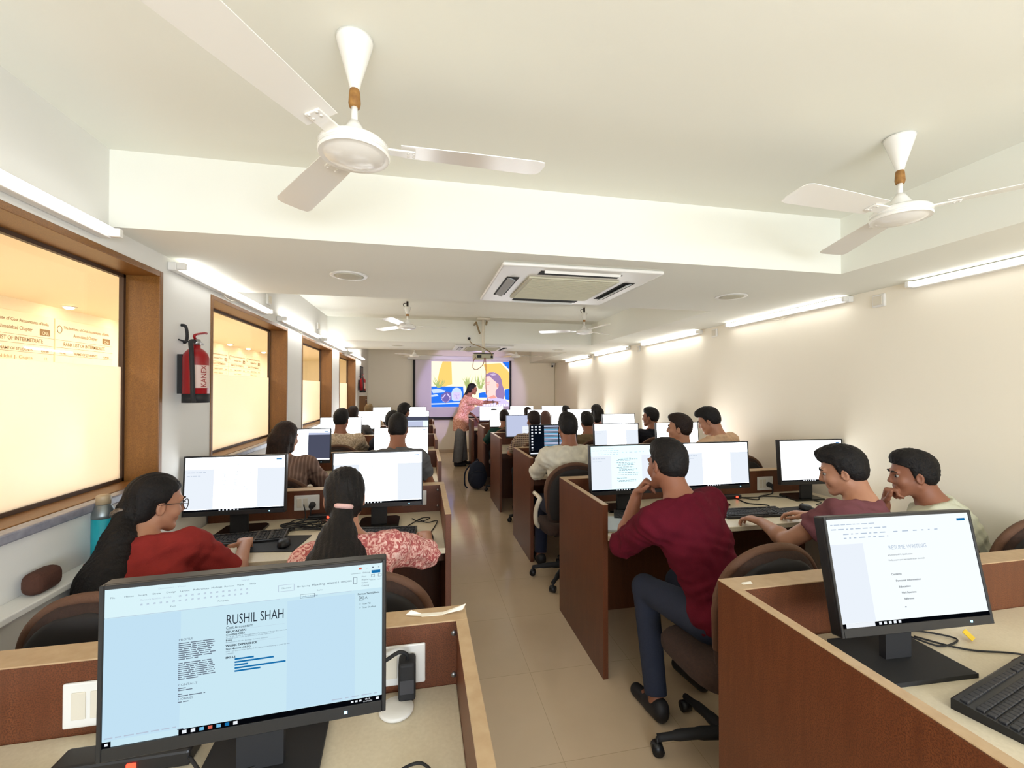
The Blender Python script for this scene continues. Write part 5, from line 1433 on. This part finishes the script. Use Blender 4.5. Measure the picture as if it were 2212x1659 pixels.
# ------------------------------------------------------------------ furnish the seats
# (monitor x, row, style, chair x or None, chair offset, label)
def mon(x, i, style, label, **k): return monitor(x, ROWS[i]-.39, style, label, **k)
monitor(-.331, .963, 'resume', 'nearest large monitor showing a resume page with blue skill bars', tilt=1.0, yaw=3.3, big=(.12, -.05, .17))
monitor(1.39, .991, 'writing', 'monitor on the nearest desk by the bare wall, showing a resume writing page', tilt=10.5, yaw=-2.8, big=(.15, -.04, .15))
mon(-1.005, 1, 'doc_a', 'monitor with a text document facing the person in red T-shirt')
mon(-.25, 1, 'doc_b', 'monitor with a text document partly hidden by the person in pink floral top')
mon(1.32, 1, 'doc_c', 'monitor with a text document left of the head of the person in maroon shirt')
mon(1.99, 1, 'doc_d', 'monitor with a text document between the persons in maroon and mauve')
mon(2.77, 1, 'doc_f', 'bright monitor behind the head of the person in mauve T-shirt, near the bare wall', yaw=-4)
mon(-1.09, 2, 'pane', 'monitor with a white page and dark side pane facing the person in brown plaid shirt')
mon(-.195, 2, 'blank', 'bright monitor facing the short-haired person in grey top')
mon(1.33, 2, 'tiles', 'monitor with dark desktop and file lists facing the person in white shirt')
mon(2.03, 2, 'doc_e', 'monitor with a text document right of the person in white shirt, third row')
mon(2.75, 2, 'blank', 'bright blank monitor just beyond the head in profile, third row nearest the bare wall')
mon(-1.03, 3, 'blank', 'bright monitor facing the person in beige patterned shirt')
mon(-.17, 3, 'windowed', 'monitor with overlapping windows facing the person in charcoal top, fourth row')
mon(1.40, 3, 'grey', 'pale grey monitor with a white dialog facing the person in plaid shirt, fourth row')
mon(2.06, 3, 'form', 'bright monitor facing the person in khaki top, fourth row')
mon(2.84, 3, 'blank', 'bright monitor left of the person in black jacket, fourth row')
mon(-.93, 4, 'blank', 'bright monitor facing the person with brown-tinged hair, fifth row')
mon(-.14, 4, 'blank', 'bright monitor facing the person with peaked hair, fifth row')
mon(1.41, 4, 'blank', 'bright monitor facing the person in dark green top, fifth row')
mon(2.1, 4, 'form', 'bright monitor facing the person with long brown hair, fifth row')
mon(2.84, 4, 'blank', 'bright monitor facing the person in pale pink printed top, fifth row')
mon(-.87, 5, 'blank', 'bright monitor in the farthest row facing the person with light brown hair')
mon(-.17, 5, 'blank', 'bright monitor in the farthest row by the aisle on the window side')
mon(1.44, 5, 'blank', 'bright monitor in the farthest row next to the standing person')
mon(2.10, 5, 'form', 'bright monitor in the middle of the farthest row on the wall side')
mon(2.80, 5, 'form', 'bright monitor in the farthest row nearest the bare wall')

WHO = [(-.88, 1.745, -6, 'the person in red T-shirt'), (-.20, 1.74, 2, 'the person in pink floral top'), (1.29, 1.69, 2, 'the person in maroon shirt'), (2.00, 1.60, 8, 'the person in mauve T-shirt'), (2.68, 1.73, 4, 'the person in pale green shirt'),
       (-.95, 3.43, 0, 'the person in brown plaid shirt'), (-.19, 3.43, 0, 'the short-haired person in grey top'), (1.20, 3.545, -4, 'the person in white shirt'), (2.17, 3.42, 4, 'the person turning left in profile'), (2.76, 3.62, 0, 'the person in peach shirt'),
       (-.86, 5.10, 0, 'the person in beige patterned shirt'), (-.32, 5.08, 0, 'the person in charcoal top'), (1.31, 5.08, 0, 'the person in plaid shirt by the aisle'), (2.02, 5.08, 0, 'the person in khaki top'), (2.79, 5.10, 0, 'the person in black jacket'),
       (-.28, 6.68, 0, 'the person with peaked hair'), (-.95, 6.68, 0, 'the person with brown-tinged hair'), (1.26, 6.70, 0, 'the person in dark green top'), (1.97, 6.70, 0, 'the person with long brown hair'), (2.80, 6.70, 0, 'the person in pale pink top'),
       (-.94, 8.28, 0, 'the person with light brown hair, farthest row'), (1.35, 8.25, 0, 'the person in dark top, farthest row by the aisle'), (2.03, 8.25, 0, 'the person in the middle of the farthest row'), (2.80, 8.25, 0, 'the person with black hair, farthest row by the wall')]
chairs = {}
for x, y, rz, who in WHO:
    chairs[who] = chair(x, y-.02, rz, 'brown office chair under ' + who)
# cream arm loop on the chair of the person in the white shirt
c = chairs['the person in white shirt']
b = B(); b.tube([(-.235, .02, .44), (-.275, -.06, .50), (-.285, -.10, .60), (-.27, -.14, .69), (-.25, -.10, .705), (-.255, .12, .70)], .018, 10); b.build('armrest', CREAMP, c, label='cream loop armrest')
b = B(); b.tube([(.235, .02, .44), (.275, -.06, .50), (.285, -.10, .60), (.27, -.14, .69), (.25, -.10, .705), (.255, .12, .70)], .018, 10); b.build('armrest', CREAMP, c, label='cream loop armrest')

keyboard(-.95, 2.585, 6, 'black keyboard under the hand of the person in red T-shirt')
keyboard(-.255, 2.53, -7, 'black keyboard in front of the person in pink floral top')
keyboard(1.40, 2.50, -24, 'black keyboard by the elbow of the person in maroon shirt')
keyboard(2.10, 2.46, -3, 'black keyboard under the hands of the person in mauve T-shirt')
keyboard(1.555, .85, 13, 'black keyboard on the nearest desk by the bare wall')
for x, i, who in ((-1.05, 2, 'the person in brown plaid shirt'), (-.2, 2, 'the short-haired person in grey top'), (1.30, 2, 'the person in white shirt'), (2.05, 2, 'the person turning left in profile'), (2.72, 2, 'the person in peach shirt'),
             (-.9, 3, 'the person in beige patterned shirt'), (1.36, 3, 'the person in multicolour plaid shirt'), (2.06, 3, 'the person in khaki top'), (2.8, 3, 'the person in black jacket')):
    keyboard(x, ROWS[i]-DD+.175, 0, 'black keyboard in front of ' + who)
b = B(); b.prism([(-.13, -.12), (.13, -.12), (.13, .12), (-.13, .12)], .0005, .004)
pad = tag(b.build('mouse_pad', BLACKM, None, (-.745, 2.50, DZ), (0, 0, R(-8))), 'black mouse pad beside the keyboard of the person in red T-shirt', 'mouse pad')
mouse(-.70, 2.46, 8, 'dark mouse on the black pad beside the person in red T-shirt', DZ+.004)
mouse(.03, 2.405, 6, 'dark mouse under the hand of the person in pink floral top')
b = B(); b.prism([(-.12, -.09), (.12, -.09), (.12, .09), (-.12, .09)], .0005, .004)
tag(b.build('mouse_pad', BLACKM, None, (2.50, 2.46, DZ), (0, 0, R(4))), 'black mouse pad right of the hands of the person in mauve T-shirt', 'mouse pad')
mouse(2.52, 2.47, -10, 'black mouse on the pad beside the person in mauve T-shirt', DZ+.004)

# laptop sleeve / flat notebook at the aisle edge of the second wall-side desk
b = B(); b.box(-.10, .10, -.13, .13, .0005, .014, .003)
tag(b.build('slim_notebook', mat('pale_notebook_cover', (196, 204, 206), .4), None, (1.14, 2.44, DZ), (0, 0, R(-4))), 'pale slim notebook lying at the aisle edge before the person in maroon shirt', 'notebook')

# water bottle on the wall ledge
t = thing('water_bottle', 'teal water bottle with a grey shoulder and cap, standing by the window wall', 'bottle', (-1.235, 2.02, .928))
b = B(); b.lathe([(0, 0), (.034, 0), (.037, .006), (.037, .165), (0, .165)], 28); b.build('bottle_body', TEAL, t)
b = B(); b.lathe([(.0372, .163), (.037, .175), (.033, .195), (.024, .212), (.022, .216), (0, .216)], 28); b.build('shoulder', GREYM, t, label='grey metal shoulder')
b = B(); b.lathe([(.0, .216), (.0235, .217), (.0235, .246), (.021, .252), (0, .252)], 24); b.build('cap', mat('tan_bottle_cap', (170, 150, 120), .4), t)
# brown bag lying on the ledge
b = B(); b.box(-.032, .032, -.055, .055, 0, .075, .028, 4)
tag(b.build('cloth_bag', mat('brown_bag_cloth', (72, 40, 26), .9, bump=(150, .4)), None, (-1.236, 1.74, .928)), 'small brown cloth bag lying on the window-wall ledge', 'bag')

# things on the nearest desks
b = B(); b.lathe([(0, .0005), (.040, .0005), (.043, .004), (.043, .009), (.040, .012), (.012, .0125), (0, .0125)], 36)
tag(b.build('cable_grommet_cover', WHITEP, None, (-.062, 1.145, DZ)), 'round white disc lying on the nearest desk beside the big monitor', 'disc')
t = thing('power_adapter', 'black power adapter plugged into the nearest desk socket beside the big monitor', 'power adapter', (-.037, 1.2115, .805))
b = B(); b.box(-.022, .022, -.052, -.001, -.012, .086, .008, 3); b.build('adapter_body', BLACKM, t)
b = B(); b.box(-.018, .018, -.0535, -.052, .01, .045, .0005, 1); b.build('rating_label', mat('dark_grey_label', (60, 60, 64), .6), t)
b = B(); b.tube([(0, -.028, .084), (0, -.034, .10), (-.02, -.04, .112), (-.05, -.045, .10), (-.08, -.05, .09)], .005, 8); b.build('cord', BLACKM, t)
b = B()
b.tube([(-.215, .66, DZ+.004), (-.19, .80, DZ+.004), (-.15, .92, DZ+.004), (-.09, .90, DZ+.004), (-.05, .86, DZ+.004), (.0, .87, DZ+.005), (.03, .91, DZ+.011), (.0, .965, DZ+.010), (-.05, .95, DZ+.010), (-.07, .90, DZ+.012), (-.055, .84, DZ+.008), (-.08, .74, DZ+.004)], .0032, 8)
tag(b.build('loose_cable', BLACKM), 'looped dark cable on the nearest desk below the big monitor', 'cable')
t = thing('power_strip', 'dark power strip with a red light under the big monitor', 'power strip', (-.62, 1.10, DZ))
b = B(); b.box(-.13, .13, -.03, .03, 0, .035, .006); b.build('strip_body', BLACK, t)
b = B(); b.box(.012, .030, -.034, -.029, .010, .026, .003); b.build('rocker_light', LEDR, t, label='glowing red rocker switch')
b = B(); b.tube([(-.49, 1.07, DZ+.02), (-.43, 1.02, DZ+.005), (-.36, 1.01, DZ+.016), (-.30, 1.06, DZ+.018)], .004, 6)
tag(b.build('loose_cable', BLACKM), 'black cable from the power strip toward the big monitor stand', 'cable')
t = thing('desk_tray', 'dark flat tray with a black bar at the window end of the nearest desk', 'tray', (-.86, 1.03, DZ))
b = B(); b.box(-.16, .12, -.07, .07, 0, .014, .003); b.build('tray_plate', mat('dark_bronze_plastic', (52, 46, 44), .5), t)
b = B(); b.tube([(-.14, -.06, .014), (-.10, .0, .06), (-.06, .06, .11)], .010, 8); b.build('support_bar', BLACKM, t)

def cable(pts, label, r=.0035, m=None):
    b = B(); b.tube(pts, r, 7); tag(b.build('loose_cable', m or BLACKM), label, 'cable', 'loose cables on the desks')
def squiggle(x0, x1, y0, y1, n, seed, z=DZ+.004):
    rr = random.Random(seed); return [(rr.uniform(x0, x1), rr.uniform(y0, y1), z+.0075*(k % 3)*.8) for k in range(n)]
cable([(-.72, 2.92, .88), (-.70, 2.86, .80)] + squiggle(-.82, -.56, 2.68, 2.90, 14, 4), 'tangle of black cables between the two second-row monitors by the window', .0038)
cable(squiggle(-.80, -.50, 2.66, 2.86, 12, 9), 'second bundle of black cables behind the mouse pad', .0038)
cable([(-.02, 2.78, DZ+.004), (.03, 2.70, DZ+.004), (.09, 2.72, DZ+.006), (.075, 2.62, DZ+.004), (.045, 2.50, DZ+.004), (.03, 2.45, DZ+.014)], 'mouse cable at the aisle end of the second window-side desk', .0028)
cable([(-.06, 2.80, DZ+.004), (-.01, 2.72, DZ+.006), (.05, 2.77, DZ+.010), (.0, 2.80, DZ+.004), (-.08, 2.66, DZ+.004), (-.13, 2.58, DZ+.006)], 'keyboard cable behind the person in pink floral top', .0028)
cable([(2.66, 2.93, .86), (2.64, 2.88, .80), (2.50, 2.85, DZ+.004), (2.40, 2.76, DZ+.006), (2.30, 2.84, DZ+.008), (2.26, 2.70, DZ+.004), (2.36, 2.62, DZ+.004), (2.30, 2.55, DZ+.004)], 'power cable falling from the plug beside the bright monitor, second wall-side desk', .004)
cable([(2.28, 2.86, DZ+.004), (2.44, 2.80, DZ+.012), (2.56, 2.83, DZ+.004), (2.72, 2.74, DZ+.006), (2.80, 2.62, DZ+.004), (2.70, 2.56, DZ+.004)], 'cable crossing the second wall-side desk below the bright monitor', .003)
cable([(1.58, 1.14, DZ+.004), (1.66, 1.05, DZ+.004), (1.78, 1.00, DZ+.006), (1.84, .93, DZ+.012), (1.76, .90, DZ+.012), (1.70, .96, DZ+.006), (1.78, .98, DZ+.004), (1.92, .92, DZ+.004)], 'looped dark cable right of the monitor stand on the nearest wall-side desk', .0028)
cable([(1.50, 1.18, DZ+.004), (1.62, 1.16, DZ+.006), (1.70, 1.10, DZ+.004), (1.60, 1.08, DZ+.004), (1.55, 1.14, DZ+.012)], 'short cable curl behind the monitor on the nearest wall-side desk', .0028)
t = thing('power_strip', 'dark power strip with a red light on the second wall-side desk', 'power strip', (2.22, 2.845, DZ))
b = B(); b.box(-.10, .10, -.025, .025, 0, .03, .006); b.build('strip_body', BLACK, t)
b = B(); b.box(.05, .068, -.029, -.024, .010, .024, .003); b.build('rocker_light', LEDR, t, label='glowing red rocker switch')
t = thing('power_strip', 'dark power strip with a red light on the second window-side desk', 'power strip', (-.60, 2.92, DZ))
b = B(); b.box(-.09, .09, -.025, .025, 0, .03, .006); b.build('strip_body', BLACK, t)
b = B(); b.box(.02, .038, -.029, -.024, .010, .024, .003); b.build('rocker_light', LEDR, t, label='glowing red rocker switch')
def plug(x, y, z, label):
    t = thing('power_plug', label, 'plug', (x, y, z)); b = B(); b.cyl((0, -.001, 0), (0, -.034, -.004), .020, .016, n=18); b.build('plug_body', BLACKM, t)
    b = B(); b.tube([(0, -.034, -.006), (0, -.045, -.03), (-.004, -.04, -.055)], .0045, 7); b.build('cord', BLACKM, t)
plug(2.665, ROWS[1]-.091, .85, 'black plug in the socket beside the bright monitor, second wall-side desk')
plug(-.675, ROWS[1]-.091, .87, 'black plug in the socket between the second-row monitors by the window')
b = B(); b.box(-.016, .016, -.0015, .0015, -.015, .015, .001)
tag(b.build('cable_tag', mat('yellow_tag', (222, 186, 32), .5), None, (1.735, 1.09, DZ+.018), (R(-50), 0, R(20))), 'small yellow cable tag right of the monitor on the nearest wall-side desk', 'tag')

# backpack on the floor at the aisle edge
t = thing('backpack', 'dark navy backpack standing on the floor against a side panel, in the aisle', 'backpack', (.87, 6.98, 0))
s = Solid((.6, 6.7, -.02), (1.15, 7.3, .6), .009)
s.ell((.87, 6.98, .19), (.155, .10, .20), None, .03); s.ell((.87, 6.91, .14), (.125, .07, .13), None, .02); s.ell((.87, 6.99, .34), (.115, .08, .10), None, .05); s.clip((0, 0, .004), (0, 0, -1))
s.ripple(.003, lambda X, Y, Z: np.sin(40*X+20*Z)*np.sin(33*Z))
s.mesh('bag_body', NAVY, t, (.87, 6.98, 0))
b = B(); b.tube([(-.03, .02, .43), (0, .02, .47), (.03, .02, .43)], .008, 8); b.build('grab_handle', NAVY, t)
b = B(); b.tube([(-.10, .06, .38), (-.19, .03, .26), (-.20, .0, .08), (-.16, -.02, .02)], .012, 8); b.build('shoulder_strap', NAVY, t)
b = B(); b.tube([(-.12, -.085, .26), (0, -.098, .30), (.12, -.085, .26)], .0035, 6); b.build('zipper', BLACK, t)

# ------------------------------------------------------------------ lights
def area(name, loc, rot, size, size_y, energy, col):
    l = bpy.data.lights.new(name, 'AREA'); l.shape = 'RECTANGLE'; l.size = size; l.size_y = size_y; l.energy = energy; l.color = lin(col)[:3]
    o = bpy.data.objects.new(name, l); COL.objects.link(o); o.location = loc; o.rotation_euler = rot; return o
area('window_daylight', (.75, YN-.05, 1.45), (R(90), 0, 0), 3.2, .98, REAR_FILL, (226, 236, 248))  # added soft light in the unseen rear opening, brightens the room
for y in (2.2, 5.2, 8.2): area('corridor_lamp', (CX+.75, y, CZ-.02), (0, 0, 0), .5, 2.4, CORR, (255, 238, 212))
l = bpy.data.lights.new('projector_beam', 'SPOT'); l.energy = PROJ; l.spot_size = R(34); l.spot_blend = .2; l.color = lin((206, 186, 255))[:3]; l.shadow_soft_size = .03
o = bpy.data.objects.new('projector_beam', l); COL.objects.link(o); o.location = (PX+.05, PY+.17, 2.05); o.rotation_euler = (R(83), 0, R(-4))
w = bpy.data.worlds.new('sky'); SC.world = w; w.use_nodes = True
w.node_tree.nodes['Background'].inputs[0].default_value = (.75, .85, 1, 1); w.node_tree.nodes['Background'].inputs[1].default_value = WORLD

# ------------------------------------------------------------------ camera
cam = bpy.data.cameras.new('camera'); co = bpy.data.objects.new('camera', cam); COL.objects.link(co)
cam.sensor_width = 36.0; cam.lens = 36.0*940.0/2212.0; cam.clip_start = .02
co.location = (0, 0, 1.6)
co.rotation_euler = (R(90+.64), 0, -math.atan(194/940.0))
SC.camera = co
vs = SC.view_settings
vs.view_transform = 'Standard'; vs.look = 'None'; vs.gamma = 1.0; vs.use_curve_mapping = False; vs.exposure = EXPO
SC.cycles.max_bounces = 10; SC.cycles.diffuse_bounces = 6; SC.cycles.transparent_max_bounces = 12
SC.cycles.use_denoising = True; SC.cycles.use_adaptive_sampling = True; SC.cycles.adaptive_threshold = 0.02
SC.cycles.sample_clamp_indirect = 6.0
